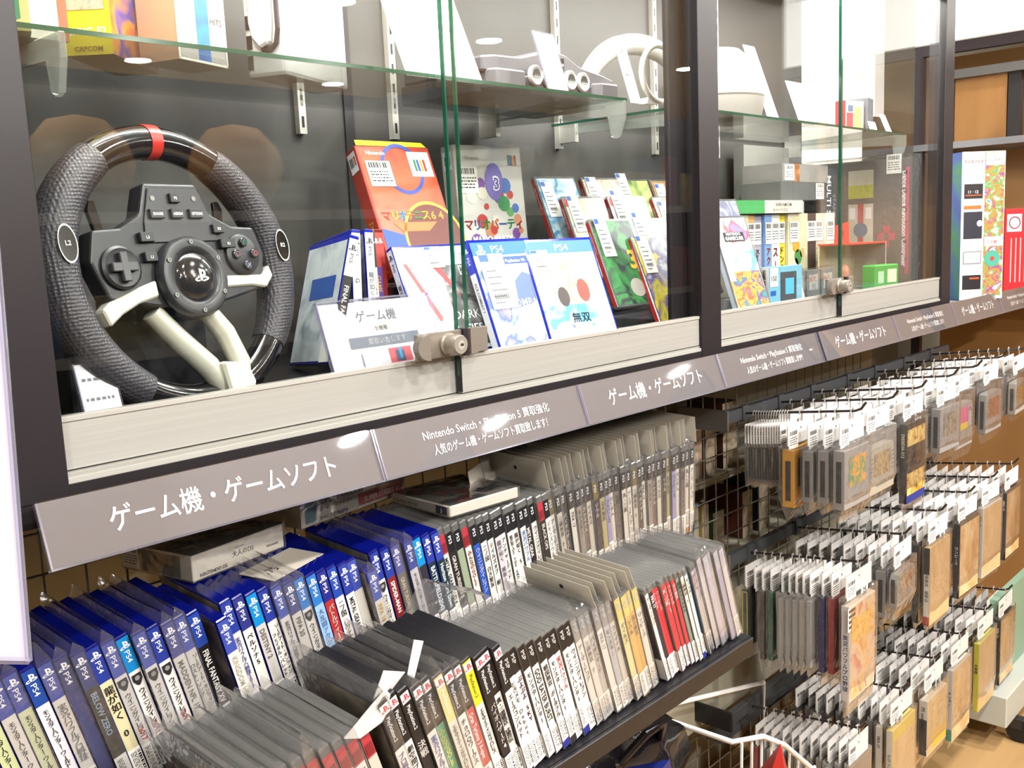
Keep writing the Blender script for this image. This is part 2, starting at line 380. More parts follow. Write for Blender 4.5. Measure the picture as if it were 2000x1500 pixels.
# glass shelves
def shelf(x0, x1, y0, y1, z, label):
    t = thing('glass_shelf', label, 'shelf', (0, 0, z), group='glass shelves of the showcase')
    MB().box(x0, x1, y0, y1, 0, .005, GLASS, faces={'-x': None, '+x': None, '-y': None, '+y': None}).build('pane', t)
    MB().box(x0, x1, y0-.0006, y0+.0006, 0, .005, EDGE).box(x0, x0+.001, y0, y1, 0, .005, EDGE).box(x1-.001, x1, y0, y1, 0, .005, EDGE).build('glass_edge', t)
    return t
SZ1, SY1 = .4405, .085
shelf(.004, 1.045, SY1, .40, SZ1, 'green-edged glass shelf across the upper left bay')
shelf(1.215, 2.30, SY1, .40, SZ1, 'green-edged glass shelf in the right-hand bay')
def bracket(x, y, z, label):
    t = thing('shelf_bracket', label, 'bracket', (x, y, z), group='clear brackets carrying glass shelves')
    pts = [(0, .012), (.0, -.014), (.012, -.046), (.022, -.05), (.03, -.046), (.036, -.012), (.31, .0), (.31, .012)]
    MB().prism((0, 0, -.012), EY, EZ, [(a, b) for a, b in pts], -.004, .004, film('bracket_acrylic', '#eef0ee', 2, .1, .25, '#d8dcd6')).build('arm', t, bevel=.001)
    MB().box(-.006, .006, .3, .345, -.03, .01, STD).build('wall_clip', t)
bracket(.075, .078, SZ1, 'clear curved shelf bracket by the left black post')
bracket(1.03, .078, SZ1, 'clear shelf bracket at the right end of the upper shelf')
bracket(1.27, .078, SZ1, 'slim clear shelf bracket right of the middle post')
bracket(2.285, .078, SZ1, 'clear shelf bracket near the right-hand end')

# ------------------------------------------------------------------ strips of shop signs
SIGN = mat('#5f5a5c', .5, noise=.06, scale=12); SGN = film('sign_cover', '#ffffff', 1.1, .02)
sw = .3968; ey = V((0, .0205, .0588)).normalized(); hh = V((0, .0205, .0588)).length; TW = mat('#f6f4f2', .5)
for i in range(8):
    x = -.0407+i*sw+(.012 if i > 3 else 0); a = i % 2 == 0
    w8 = sw-.002
    wh = 'with large white letters' if a else 'with two lines of small white print'
    t = thing('sign_strip', 'grey sign strip %s, %s from the left' % (wh, nth(i+1)), 'sign', (x, -.0405, -.066), group='grey sign strips under the showcase')
    nn = EX.cross(ey)
    MB().prism((0, 0, 0), EX, ey, [(0, 0), (w8, 0), (w8, hh), (0, hh)], -.0012, 0, SIGN).build('panel', t)
    m = MB()
    if a: m.text('ゲーム機・ゲームソフト', (w8*.52, 0, 0)+ey*.022 if False else V((w8*.5, 0, 0))+ey*.021, EX, ey, .0285, TW, .012, fit=w8*.68, lift=.0006)
    else:
        m.text('Nintendo Switch・PlayStation 5 買取強化', V((w8*.5, 0, 0))+ey*.035, EX, ey, .0150, TW, .008, fit=w8*.62, lift=.0006)
        m.text('人気のゲーム機・ゲームソフト買取致します！', V((w8*.5, 0, 0))+ey*.014, EX, ey, .0150, TW, .008, fit=w8*.56, lift=.0006)
    m.build('lettering', t)
    MB().prism((0, 0, 0), EX, ey, [(-.0003, -.001), (w8+.0005, -.001), (w8+.0005, hh+.001), (-.0003, hh+.001)], .0012, .0022, SGN).build('clear_cover', t)
    c = MB()
    for q in (0, w8-.0018): c.prism(V((q, 0, 0)), EX, ey, [(0, 0), (.0018, 0), (.0018, hh), (0, hh)], -.004, .0026, ACRYE)
    c.prism((0, 0, 0), EX, ey, [(0, -.0022), (w8, -.0022), (w8, 0), (0, 0)], -.006, .0026, ACRYE).build('holder_edge', t)
# ------------------------------------------------------------------ wire grid and backing below the showcase
GY = .225
grid = thing('wire_grid', 'pale wire grid panel behind the game racks and hanging hooks', 'grid panel', (0, GY, -.6))
WIRE = mat('#8f8b80', .4, .4)
wv = MB().tube([(0, 0, -.62), (0, 0, .575)], .0016, WIRE, 6).build('wire', grid)
wh = MB().tube([(-.5, -.003, 0), (2.35, -.003, 0)], .0016, WIRE, 6).build('wire', grid)
wv.location.x = -.5
for i in range(1, 58): c = wv.copy(); COL.objects.link(c); c.parent = grid; c.location = (-.5+.05*i, 0, 0)
wh.location.z = -.6
for i in range(1, 24): c = wh.copy(); COL.objects.link(c); c.parent = grid; c.location = (0, 0, -.6+.05*i)
OLV = mat('#a49e8a', .7, noise=.06, scale=6)
struct('trim_1', MB().box(-.6, 2.9, .42, .44, -H, -.036, OLV), 'olive grey backing board behind the wire grid')
for i, z in enumerate((-.36, -.56, -.80)):
    single('back_shelf', MB().box(1.05, 2.9, .25, .42, z-.018, z, OLV), 'olive grey metal shelf behind the grid, %s from the top' % nth(i+1), 'shelf', group='olive shelves behind the grid')
bx = [(1.46, -.36, .06, .13, '#2e6f74', 'teal'), (1.53, -.36, .035, .15, '#b86b86', 'pink'), (1.58, -.36, .05, .12, '#4a4436', 'brown'), (1.66, -.36, .07, .16, '#4b2f1c', 'dark orange'),
      (1.40, -.56, .05, .08, '#c9783a', 'orange'), (1.46, -.56, .03, .09, '#d8c8ae', 'cream'), (1.50, -.56, .045, .14, '#2f86b8', 'sky blue'), (1.56, -.56, .03, .13, '#b09a55', 'mustard'), (1.61, -.56, .05, .10, '#3f5a3a', 'moss green'),
      (1.75, -.56, .05, .12, '#5a2e20', 'rust red'), (1.83, -.56, .06, .14, '#2e3c46', 'slate'), (1.36, -.80, .07, .1, '#8a5a2c', 'caramel'), (1.46, -.80, .05, .14, '#7a2f22', 'brick red'), (1.54, -.80, .05, .12, '#c98f3a', 'amber'),
      (1.2, -.36, .06, .11, '#76563c', 'tan'), (1.28, -.36, .05, .13, '#3c5a66', 'steel blue'), (.12, -.16, .05, .12, '#d8b48a', 'peach')]
for x, z, w, h, c, n in bx[:-1]:
    single('boxed_item', MB().box(0, w, 0, .1, 0, h, art((c, '#d9cbb0', c), 18), faces={'+z': mat(c, .5), '-x': mat(c, .5)}), '%s box on the shelf seen through the wire grid' % n, 'box', (x, .27, z), group='boxes behind the wire grid')

# ------------------------------------------------------------------ racks
RB = mat('#17161a', .4, noise=.15, scale=80)
def rack(x0, x1, y0, z, depth, lip, label):
    t = thing('rack_shelf', label, 'rack', (0, y0, z), group='sloping black game racks')
    X = Matrix.Rotation(.06, 4, 'X')
    MB().box(x0, x1, -.004, depth, -.006, 0, RB, X).build('board', t)
    MB().box(x0, x1, -.010, -.004, -.03, lip, RB, X).build('front_lip', t, bevel=.001)
    for x in (x0+.1, (x0+x1)/2, x1-.1): MB().box(x, x+.012, .02, depth+.02, -.05, -.006, RB, X).build('bracket_arm', t)
R1Z, R2Z = -.3305, -.415
rack(-.28, 1.085, -.002, R1Z, .205, -.0005, 'black upper game rack holding the upper row of disc cases')
rack(-.3, .925, -.206, R2Z, .17, -.0005, 'black lower game rack holding the lower row of cases')

# ------------------------------------------------------------------ disc cases
def pslogo(m, o, ex, ey, s, mt, lift=0):
    """stylised upright P over a lying S"""
    m.poly(o, ex, ey, [(-.18*s, -.45*s), (.06*s, -.52*s), (.06*s, .5*s), (-.18*s, .58*s)], mt, lift)
    m.poly(o, ex, ey, [(.06*s, .5*s), (.06*s, .34*s), (.22*s, .26*s), (.24*s, .02*s), (.06*s, .06*s), (.06*s, -.1*s), (.34*s, -.1*s), (.46*s, .04*s), (.44*s, .3*s), (.3*s, .44*s)], mt, lift)
    m.poly(o, ex, ey, [(-.24*s, -.1*s), (-.24*s, -.24*s), (-.52*s, -.3*s), (-.5*s, -.42*s), (-.24*s, -.4*s), (-.24*s, -.52*s), (-.6*s, -.52*s), (-.76*s, -.38*s), (-.6*s, -.22*s)], mt, lift)
    m.poly(o, ex, ey, [(.12*s, -.14*s), (.12*s, -.27*s), (.42*s, -.24*s), (.5*s, -.33*s), (.12*s, -.44*s), (.12*s, -.56*s), (.62*s, -.44*s), (.76*s, -.28*s), (.5*s, -.12*s)], mt, lift)
def isjp(t): return any(ord(c) > 0x2e80 for c in (t or ""))
def spine_text(m, t, x, z, size, mt, length, lift=.0009, bold=.02):
    o = V((x, 0, z))
    if isjp(t):
        n = max(1, len(t)); step = min(1.02, length/(n*size)); sz = size
        if step < .8: sz = size*step/.8; step = .8
        m.vtext(t, o-EY*lift, EX, EZ, sz, mt, bold, step)
    else:
        m.text(t, V((x-size*.36, -lift, z)), NZ, EX, size, mt, bold, 'l', fit=length)
def bagmesh(t, d, h, seed=0, flap=.035, top=True):
    rnd = random.Random(seed); m = MB(); n = 6
    j = lambda s=.0012: rnd.uniform(-s, s)
    x0, x1, y0, y1 = -.0002, t+.0002, -.0028, d+.006
    ring = [(x0, y0), (x1, y0), (x1, (y0+y1)/2), (x1, y1), (x0, y1), (x0, (y0+y1)/2)]
    zs = [-.0003, .004, h*.33, h*.66, h+.001]; vs_ = []
    for k, z in enumerate(zs):
        for (x, y) in ring:
            if k == 0: x = t/2+(x-t/2)*.25; y += .004*(1 if y < d/2 else -1)
            vs_.append((x+j(.00002), y+j(), z+j(.002)))
    if top:
        for (x, y) in ring: vs_.append((t/2+(x-t/2)*.15+j(.0003), y+j(.002)+.004, h+flap+j(.003)))
    k = len(vs_)//6
    fs = [(i*6+a, i*6+(a+1) % 6, (i+1)*6+(a+1) % 6, (i+1)*6+a) for i in range(k-1) for a in range(6)]
    m.add(vs_, fs, BAG); return m
_BAG = {}
def put_bag(t, d, h, parent, var, flap=.035):
    k = (round(t, 4), round(d, 3), round(h, 3), var % 4, flap)
    if k not in _BAG: o = bagmesh(t, d, h, hash(k) % 999, flap).build('clear_bag', parent, smooth=.9); _BAG[k] = o.data; return o
    o = bpy.data.objects.new('clear_bag', _BAG[k]); COL.objects.link(o); o.parent = parent; return o
_STK = {}
def put_spine_sticker(parent, t, z0, z1, var, wrap=.012):
    k = (round(t, 4), round(z1-z0, 3), var % 5)
    if k not in _STK:
        m = MB(); m.sticker((.0006, -.0009, z1-z0), NZ, EX, z1-z0, t-.0012, 0, seed=var % 5, bars=var % 5 != 2, red=var % 5 == 4 and False)
        m.rect((.0, 0, 0), NY, EZ, -wrap, 0, 0, z1-z0, PAPER, .00013)
        o = m.build('price_sticker', parent); _STK[k] = o.data
    else: o = bpy.data.objects.new('price_sticker', _STK[k]); COL.objects.link(o); o.parent = parent
    o.location = (0, -.0004, z0); return o
CH = {'o': '#e0913a', 'b': '#232e8c', 'g': '#2d8d68', 'k': '#26242a', 'c': '#1b7fb8', 'w': '#e5e2dc'}
def disc_case(kind, loc, R, label, group, band, body, title, tcol='#201f22', bag=False, sticker=True, chip=None, tsize=.0085, shield=None, cover='#3a3a4a', var=0, sub=None, band2=None):
    dims = {'blue': (.0143, .135, .171), 'clear': (.0128, .135, .171), 'black': (.0135, .135, .190), 'psp': (.0125, .105, .177), 'thin': (.008, .12, .172)}[kind]
    t, d, h = dims
    o = thing('disc_case', label, 'game case', loc, R, group)
    shellm = {'blue': BLUECASE, 'clear': CLEARCASE, 'black': mat('#19181b', .3), 'psp': CLEARCASE, 'thin': CLEARCASE}[kind]
    MB().box(0, t, 0, d, 0, h, shellm).build('shell', o, bevel=.0012)
    ins = .003 if kind in ('blue', 'black') else .0105
    z0, z1 = .002, h-ins
    if kind == 'psp': z1 = h-.003
    bl = {'blue': .0405, 'clear': .030, 'black': .062, 'psp': .034, 'thin': 0}[kind]
    e = .0007; m = MB(); BODY = mat(body, .4); BAND = mat(band, .38)
    m.rect((0, -.0003, 0), EX, EZ, e, t-e, z0, z1-bl, BODY)
    if bl: m.rect((0, -.0003, 0), EX, EZ, e, t-e, z1-bl, z1, BAND)
    cv = cover if not isinstance(cover, tuple) else None
    cm = art(cover, 22, .3, seed=var*.37) if cv is None else mat(cover, .35)
    for xx in (-.00006, t+.00006): m.box(xx-.00002, xx+.00002, .004, d-.003, z0, z1, cm)
    if kind in ('clear', 'psp', 'thin'): m.box(.002, t-.002, .0025, d-.004, z0, z1-(.0 if kind != 'clear' else .0), mat('#55534f', .6))
    m.build('printed_sleeve', o)
    s = MB(); W = mat('#f2f2f4', .45); cx = t/2; lf = .0009
    if kind == 'blue':
        pslogo(s, (cx, -lf, z1-.0085), EX, EZ, .0078, W)
        s.text('PS4', V((cx-.0028, -lf, z1-.0155)), NZ, EX, .0078, W, .004, 'l', sx=1.25)
    elif kind == 'clear':
        if band == '#a8343c': s.rect((cx, -lf, z1-.02), EX, EZ, -.0045, .0045, -.007, .007, mat('#7d2028', .5))
        else: s.text('PS3', V((cx-.0027, -lf, z1-.005)), NZ, EX, .0074, W, .004, 'l', sx=1.2)
    elif kind == 'black':
        s.rect((0, -lf, 0), EX, EZ, e+.0006, t-e-.0006, z1-.0145, z1-.002, mat('#f4f1ec', .5)); pslogo(s, (cx, -lf-.0002, z1-.008), EX, EZ, .0072, mat('#c5283c', .5))
        s.text('PlayStation.2', V((cx-.0022, -lf, z1-.019)), NZ, EX, .0064, W if band != '#e8d62e' else INK, .004, 'l', fit=.04)
    elif kind == 'psp':
        s.text('PSP', V((cx-.0027, -lf, z1-.006)), NZ, EX, .0076, mat('#cfcdca', .5), .004, 'l', sx=1.3)
    zt = z1-bl-.006; L = zt-(.052 if sticker else .02)
    if shield:
        s.poly((cx, -lf, zt-.004), EX, EZ, [(-.005, .006), (.005, .006), (.0052, -.001), (.0025, -.006), (0, -.008), (-.0025, -.006), (-.0052, -.001)], mat('#2a2728', .4))
        s.disc((cx, -lf-.0002, zt-.003), EX, EZ, .0028, mat('#8d8a87', .4), n=10); zt -= .0155; L -= .0155
    if shield == 'ring': pass
    if title:
        T = title.split('|')
        tt = mat(tcol, .5)
        if len(T) > 1:
            spine_text(s, T[0], cx+.0030, zt, tsize*.72, tt, L); spine_text(s, T[1], cx-.0032, zt-.01, tsize*.72, tt, L-.01)
        else: spine_text(s, title, cx, zt, tsize, tt, L)
    if sub:
        a, b, c = sub; spine_text(s, a, cx, b, tsize*.95, mat(c, .5), .03)
    if chip: s.rect((0, -lf, 0), EX, EZ, e, t-e, .0025, .0135, mat(CH[chip], .45))
    if s.v: s.build('lettering', o)
    if sticker: put_spine_sticker(o, t, .0145 if chip else .004, .0485 if chip else .042, var)
    if bag: put_bag(t, d, h, o, var, .024 if var % 5 == 0 else .010)
    return o
WE = 'ウイニングイレブン'; MH = 'モンスターハンター:ワールド'
NV, LV, CY = '#26378f', '#3c4a9c', '#0f7fbe'
# x of the spine's upper left corner, band, spine colour, title, extras
PS4 = [(-.113, LV, '#c9cf9d', MH, dict(chip='b')), (-.098, LV, '#d9d4cb', MH, dict(bag=1)), (-.084, LV, '#cfd3ad', MH, dict(bag=1)), (-.070, '#1c4595', '#dfdbe0', MH, dict()), (-.053, LV, '#d3cfc8', '実況パワフルプロ野球', dict(bag=1, tcol='#8d8a86')),
 (-.037, '#2b3268', '#2e3470', None, dict(bag=1, sticker=False)), (-.024, '#33386e', '#3c352b', 'BELOW ZERO', dict(tcol='#8fa3b5', bag=1)), (-.010, NV, '#d8cfa4', '龍が如く 0', dict(chip=None, tsize=.0105)), (.006, LV, '#d5d1ca', WE, dict(bag=1, shield=1, sub=('2017', .062, '#b8443e'), tcol='#77736f')),
 (.022, CY, '#e3dfd9', WE, dict(shield=1, sub=('2018', .062, '#b3352f'), chip='k')), (.039, LV, '#d6d2cb', WE, dict(bag=1, shield=1, tcol='#8a8682')), (.057, NV, '#e2ded8', WE, dict(shield=1, sub=('2019', .062, '#b3352f'), chip='b')), (.072, '#40417f', '#cfcac1', 'MADDEN NFL 17', dict(bag=1, tcol='#6d6964')),
 (.085, LV, '#cdc8bf', 'ソードアート・オンライン|ロスト・ソング', dict(bag=1, tcol='#8d8882')), (.099, '#1f3f96', '#16130f', 'FINAL FANTASY XV', dict(tcol='#efece6', chip='b', tsize=.0095)), (.128, LV, '#d6d1c8', 'KINGDOM HEARTS', dict(tcol='#a39d95', dz=-.012, dy=-.012)), (.137, NV, '#d8d3cb', '実況パワフルプロ野球2017', dict(tcol='#4a4a96', chip='k')),
 (.148, '#2c3177', '#dad5cd', 'ペルソナ5', dict(chip='b')), (.164, CY, '#bdb9b2', 'DESTINY 2', dict(tcol='#5d5a57', chip='o')), (.182, NV, '#d9d4cc', 'ソードアート・オンライン|フェイタル・バレット', dict(chip='g')), (.198, LV, '#cfcac2', '実況パワフルプロ野球2018', dict(tcol='#6a5a6a', bag=1)), (.215, '#3b3f74', '#c4beb4', 'FIFA 20', dict(bag=1, tcol='#55514d')),
 (.237, '#2272bd', '#d6d1c8', WE, dict(shield=1, bag=1, sub=('2018', .062, '#c8604e'))), (.252, '#2f6fb4', '#8fb3d4', '大乱闘アクション', dict(tcol='#6f93c0', chip='o')), (.265, '#23277d', '#a3302c', 'バトルフィールド4', dict(tcol='#efe9e4', chip='o')), (.281, '#24429c', '#dcd7cf', '二ノ国 レヴァナント', dict(chip='b')), (.297, NV, '#dbd6cd', 'METAL GEAR SOLID V', dict(chip='g')),
 (.314, LV, '#c9c3b8', None, dict(cover=('#3a4a3a', '#6d7f63', '#6b5a78'), chip='o')), (.336, LV, '#cdc8be', 'FIFA 18', dict(tcol='#c79a3c', dz=-.018, dy=-.01, bag=1)), (.343, NV, '#dbd6ce', WE, dict(shield=1, sub=('2019', .062, '#b3352f'))), (.359, NV, '#7c2125', 'SPIDER-MAN', dict(tcol='#e9dfd8', chip='b')), (.384, '#4a4a94', '#6a6257', 'GRAN TURISMO SPORT', dict(bag=1, tcol='#c9bda4')),
 (.405, NV, '#c9c4c6', MH, dict(bag=1)), (.421, '#0f86c4', '#2f2c35', None, dict(chip='k')), (.434, '#2c3a94', '#1f2f3d', 'BATTLEFIELD 2042', dict(tcol='#dfe6ea', chip='o', tsize=.01)), (.447, '#33429c', '#20303a', 'Horizon Zero Dawn', dict(tcol='#dfe6ea', chip='o'))]
PALC = [('#3c4450', '#7a6f66', '#a9a196'), ('#2b2a33', '#5d5560', '#9a8f88'), ('#4a4136', '#8d8473', '#c7bfae')]
def place_case(i, kind, xt, yf, zf, lean, spec, group, where, **over):
    band, body, title, kw = spec; kw = dict(kw); kw.update(over)
    h = {'blue': .171, 'clear': .171, 'black': .190, 'psp': .177, 'thin': .172}[kind]
    dz, dy = kw.pop('dz', 0), kw.pop('dy', 0)
    R = basis(0, .06, lean); up = R.to_3x3() @ EZ
    xb = xt+h*math.sin(lean)
    names = {'#16130f': 'black', '#7c2125': 'dark red', '#a3302c': 'red', '#8fb3d4': 'light blue'}
    kw.setdefault('cover', PALC[i % 3]); kw['var'] = i
    return disc_case(kind, (xb, yf+dy+random.uniform(-.003, .003), zf+dz+.0012), R, where, group, band, body, title, **kw)
def cname(h):
    r, g, b = lin(h); mx = max(r, g, b); mn = min(r, g, b)
    if mx < .03: return 'black'
    if mx-mn < .12*max(mx, .2): return 'white' if mx > .55 else 'light grey' if mx > .3 else 'grey' if mx > .1 else 'dark grey'
    if r == mx: return 'dark red' if (g < .12*1.2 and r < .3) else 'red' if g < .25*r+.02 else 'orange' if g < .6*r else 'cream' if b > .35*r else 'yellow'
    if b == mx: return 'blue' if b > .12 else 'navy'
    return 'green'
i = 0; px_ = -1
for k, (x, band, body, title, kw) in enumerate(PS4):
    i += 1; x = max(x, px_+.0154); px_ = x
    lab = '%s-spined case with %s top band, %s from left on upper rack' % (cname(body), 'cyan' if band in (CY, '#0f86c4', '#2272bd') else 'blue', nth(i))
    place_case(i, 'blue', x, .004, R1Z, math.radians(15), (band, body, title, kw), 'game cases on the upper rack', lab)
B3, R3 = '#1d1a1e', '#a8343c'
PS3 = [(.463, R3, '#d8d3c8', 'METAL GEAR SOLID 4', {}), (.475, B3, '#2a2524', 'GRAN TURISMO 5', dict(tcol='#cfc8be')), (.491, B3, '#8f9a80', None, dict(cover=('#35402c', '#6e8a58', '#9c3c30'))), (.508, R3, '#dbd6cb', 'みんなのGOLF 5', dict(tcol='#8a3a2c')), (.521, B3, '#2b4ea8', WE, dict(tcol='#e3e6ee')), (.533, B3, '#d9d4ca', '二ノ国 白き聖灰', {}), (.546, B3, '#dad5cb', 'テイルズオブ 龍', {}),
 (.560, B3, '#c5bdc0', '龍が如く 維新！', dict(tcol='#7d757c')), (.572, B3, '#dbd6cc', 'アンチャーテッド', {}), (.584, B3, '#dad5ca', '龍が如くOF THE END', {}), (.596, B3, '#dcd7cd', '龍が如く 5', {}), (.609, B3, '#dcd7cd', '実況パワフル', dict(tcol='#2f7fc0')), (.622, B3, '#2a2526', 'METAL GEAR', dict(tcol='#d9d2c8')), (.635, B3, '#d9d4ca', WE, dict(tcol='#6b6762')), (.650, R3, '#3a3230', 'BLACK OPS', dict(tcol='#c9c0b4')), (.664, B3, '#d6d1c6', 'デモンズソウル', dict(tcol='#8b867f'))]
for k, (x, band, body, title, kw) in enumerate(PS3):
    i += 1; x = max(x, px_+.0139); px_ = x
    lab = 'clear case with %s spine and %s top band, %s from left, upper rack' % (cname(body), 'red' if band == R3 else 'black', nth(i))
    place_case(i, 'clear', x, .004, R1Z, math.radians(15-k*.15), (band, body, title, kw), 'game cases on the upper rack', lab)
HEAD = film('header_card', '#d8d4ca', 1, .5, .8, '#cfcabf')
_HC = {}
def header_card(parent, t, d, z, var, hgt=.045):
    k = (var % 3, round(d, 3), hgt)
    if k not in _HC:
        s = [.0, .006, -.005][var % 3]; m = MB()
        m.prism((t/2, 0, z), EY, EZ, [(-.004+s, 0), (d+.006, 0), (d+.004, hgt), (s, hgt)], -.0003, .0003, HEAD)
        m.disc((t/2-.0006, d*.45, z+hgt*.55), NY, EZ, .0035, INK, n=12)
        o = m.build('header_card', parent); _HC[k] = o.data
    else: o = bpy.data.objects.new('header_card', _HC[k]); COL.objects.link(o); o.parent = parent
    return o
rnd = random.Random(4); bodies = ['#cfc9bd', '#b9b2a5', '#3b3432', '#d6d0c4', '#8e8378', '#5a4f4c', '#c2bbab', '#2f2b31', '#a79a6c', '#8b87b0', '#d2cabd', '#6d625b', '#c9c2b6']
ttl = ['アーマードコア', '三國無双 7', 'バイオハザード', 'FIFA 17', 'モンスター', 'ファイナル', 'テイルズ', 'ソウル', '北斗無双', 'ワンピース', 'ガンダム', '戦国BASARA', '真・三國']
PS3B = [px_+.0141+.0150*j for j in range(27)]
for k, x in enumerate(PS3B):
    i += 1; body = bodies[k % 13]; le = 12.5-10*k/len(PS3B)
    lab = 'bagged case with %s spine and paper header, %s from left, upper rack' % (cname(body), nth(i))
    o = place_case(i, 'clear', x, .004, R1Z, math.radians(le), (B3 if k % 7 else '#6a5a2c', body, ttl[k % 13], dict(tcol='#e3ddd2' if lin(body)[0] < .12 else '#4c4742', bag=1, chip='o' if k % 4 == 1 else 'b' if k % 6 == 3 else None)), 'game cases on the upper rack', lab)
    header_card(o, .0135, .135, .174, k)
i1 = i

# lower rack
f2 = lambda x: -.377+(x+.377)*.8807
Y2 = -.2
BL2 = '#1b1a1d'; RED, YEL = '#c33a3f', '#e8d62e'
PS2 = [(.262, BL2, '#dedad2', 'プロ野球スピリッツ', dict(bag=1, tcol='#5a5a9a')), (.274, BL2, '#dedad2', '劇空間プロ野球', {}), (.291, BL2, '#232226', '決戦', dict(tcol='#e8e4dc', tsize=.011)), (.307, BL2, '#dcd8d0', '実況パワフルプロ野球', dict(bag=1, tcol='#5566b0')), (.323, BL2, '#3f9c78', 'みんなのGOLF 4', dict(tcol='#e6dc70', bag=1)), (.338, '#d8d08a', '#d5d1c6', 'エキサイティングプロレス', dict(bag=1, tcol='#77736c')),
 (.361, BL2, '#e2dfd8', 'チョロQワークス', dict(bag=1)), (.373, BL2, '#c33f44', 'Gran Turismo 3 A-spec', dict(tcol='#f0e4e0', bag=1)), (.392, YEL, '#dedad0', 'エキサイティングプロレス', {}), (.410, BL2, '#242125', 'バイオハザード4', dict(tcol='#e0dcd4')), (.424, BL2, '#dfdbd2', '真・三國無双 猛将伝', {}), (.439, BL2, '#e0dcd5', 'エースコンバット', {})]
px2 = -9
for k, (x, band, body, title, kw) in enumerate(PS2):
    xw = max(f2(x), px2+.0149); px2 = xw
    lab = 'tall black case with %s spine%s, %s from left on lower rack' % (cname(body), ' and yellow band' if band == YEL else '', nth(k+11))
    place_case(200+k, 'black', xw, Y2, R2Z, math.radians(19), (band, body, title, kw), 'game cases on the lower rack', lab)
PSPL = [(.452, BL2, '#e3dfd9', 'ときメモ Debut', dict(tcol='#5d5a58')), (.464, BL2, '#d9cdd4', 'ぷよぷよ SKY', {}), (.478, BL2, '#e4e0da', 'モンスターハンター', {}), (.491, BL2, '#e3dfd8', 'GOD EATER BURST', dict(tsize=.0105)), (.505, BL2, '#e3dfd8', '戦国無双 ポータブル', dict(chip='b')), (.519, BL2, '#e4e0da', 'モンスターハンター', dict(chip='k')), (.533, BL2, '#e4e0da', '実況パワフル', dict(tcol='#c03a3e')), (.551, BL2, '#e4e0da', 'モンスターハンター', dict(chip='b')), (.566, BL2, '#d8d4cc', WE, {})]
i2 = 22
for k, (x, band, body, title, kw) in enumerate(PSPL):
    xw = max(f2(x), px2+.0139); px2 = xw
    i2 += 1; lab = 'slim white-spined case with dark band, %s from left on lower rack' % nth(i2)
    place_case(230+k, 'psp', xw, Y2, R2Z, math.radians(19.5), (band, body, title, kw), 'game cases on the lower rack', lab)
x = px2+.0142; cols = ['#d7d2ca', '#cfcac3', '#b9b5b0', '#d9d5ce', '#aeb0b4', '#cdc9c1', '#d9cf95', '#d3a85a', '#d4a24e', '#d8d3c8']
for k in range(10):
    i2 += 1; body = cols[k]
    lab = 'cloudy-bagged case with %s spine, %s from left on lower rack' % (cname(body), nth(i2))
    o = place_case(250+k, 'psp', x, Y2+.002, R2Z, math.radians(20), ('#8d8a88' if k < 6 else '#d6c26a', body, ttl[k], dict(tcol='#8d8883', bag=1)), 'game cases on the lower rack', lab)
    header_card(o, .0125, .105, .178, k, .03) if k > 2 else None; x += .0145
f3 = lambda x: -.377+(x+.377)*.9023
RL = [(.722, '#e2dccf', '#8a2f35'), (.734, '#2a2533', '#e0dcd6')]+[(q, '#c8363f', '#f1d9d4') for q in (.744, .753, .763, .773, .782, .792)]+[(.812, '#7f847c', '#45504a'), (.826, '#e0dac6', '#3b3a3a'), (.838, '#e3ddca', '#3b3a3a'), (.852, '#5c86ae', '#dfe3e8'), (.866, '#bcb6ae', '#c2523e'), (.884, '#b7b3c0', '#6a64a8')]
px2 = x
for k, (x, body, tc) in enumerate(RL):
    i2 += 1; xw = max(f3(x), px2+.0094); px2 = xw
    lab = 'thin case with %s spine, %s from left on lower rack' % (cname(body), nth(i2))
    place_case(280+k, 'thin', xw, Y2+.002, R2Z, math.radians(23), (B3, body, ttl[(k*3) % 13], dict(tcol=tc, tsize=.007, bag=k > 11, chip='b' if k == 10 else None)), 'game cases on the lower rack', lab)
PS3L = [(.078, R3, '#cfcac2', None, dict(bag=1)), (.096, R3, '#c4c0ba', None, dict(bag=1)), (.114, R3, '#cfcac2', None, dict(bag=1)), (.132, R3, '#d2cec8', None, dict(bag=1)), (.150, R3, '#cfcac2', None, dict(bag=1)), (.168, R3, '#c9c4bc', 'ガンダム', dict(bag=1)), (.185, R3, '#b9b6c8', '無双', dict(bag=1)), (.203, R3, '#d8d3ca', 'ガンダム無双', dict(bag=1)), (.221, R3, '#dcd7ce', 'ガンダム', dict(bag=1)), (.240, R3, '#c9b8aa', None, {})]
for k, (x, band, body, title, kw) in enumerate(PS3L):
    lab = 'clear case with red square band, %s from left on lower rack' % nth(k+1)
    o = place_case(310+k, 'clear', f2(x)-.004, Y2, R2Z, math.radians(19), (band, body, title, kw), 'game cases on the lower rack', lab)

# thick milky bags at the right end of the lower rack
x = px2+.012
for k in range(5):
    i2 += 1; lab = 'milky-bagged case with pale lilac spine, %s from left on lower rack' % nth(i2)
    o = place_case(330+k, 'psp', x, Y2+.003, R2Z, math.radians(23), ('#b9b4bc', ('#c9c4c8', '#b8b2c0', '#cdc6c2', '#a8a2b8', '#c8c4c4')[k], None, dict(bag=1, sticker=k == 4)), 'game cases on the lower rack', lab); x += .0139
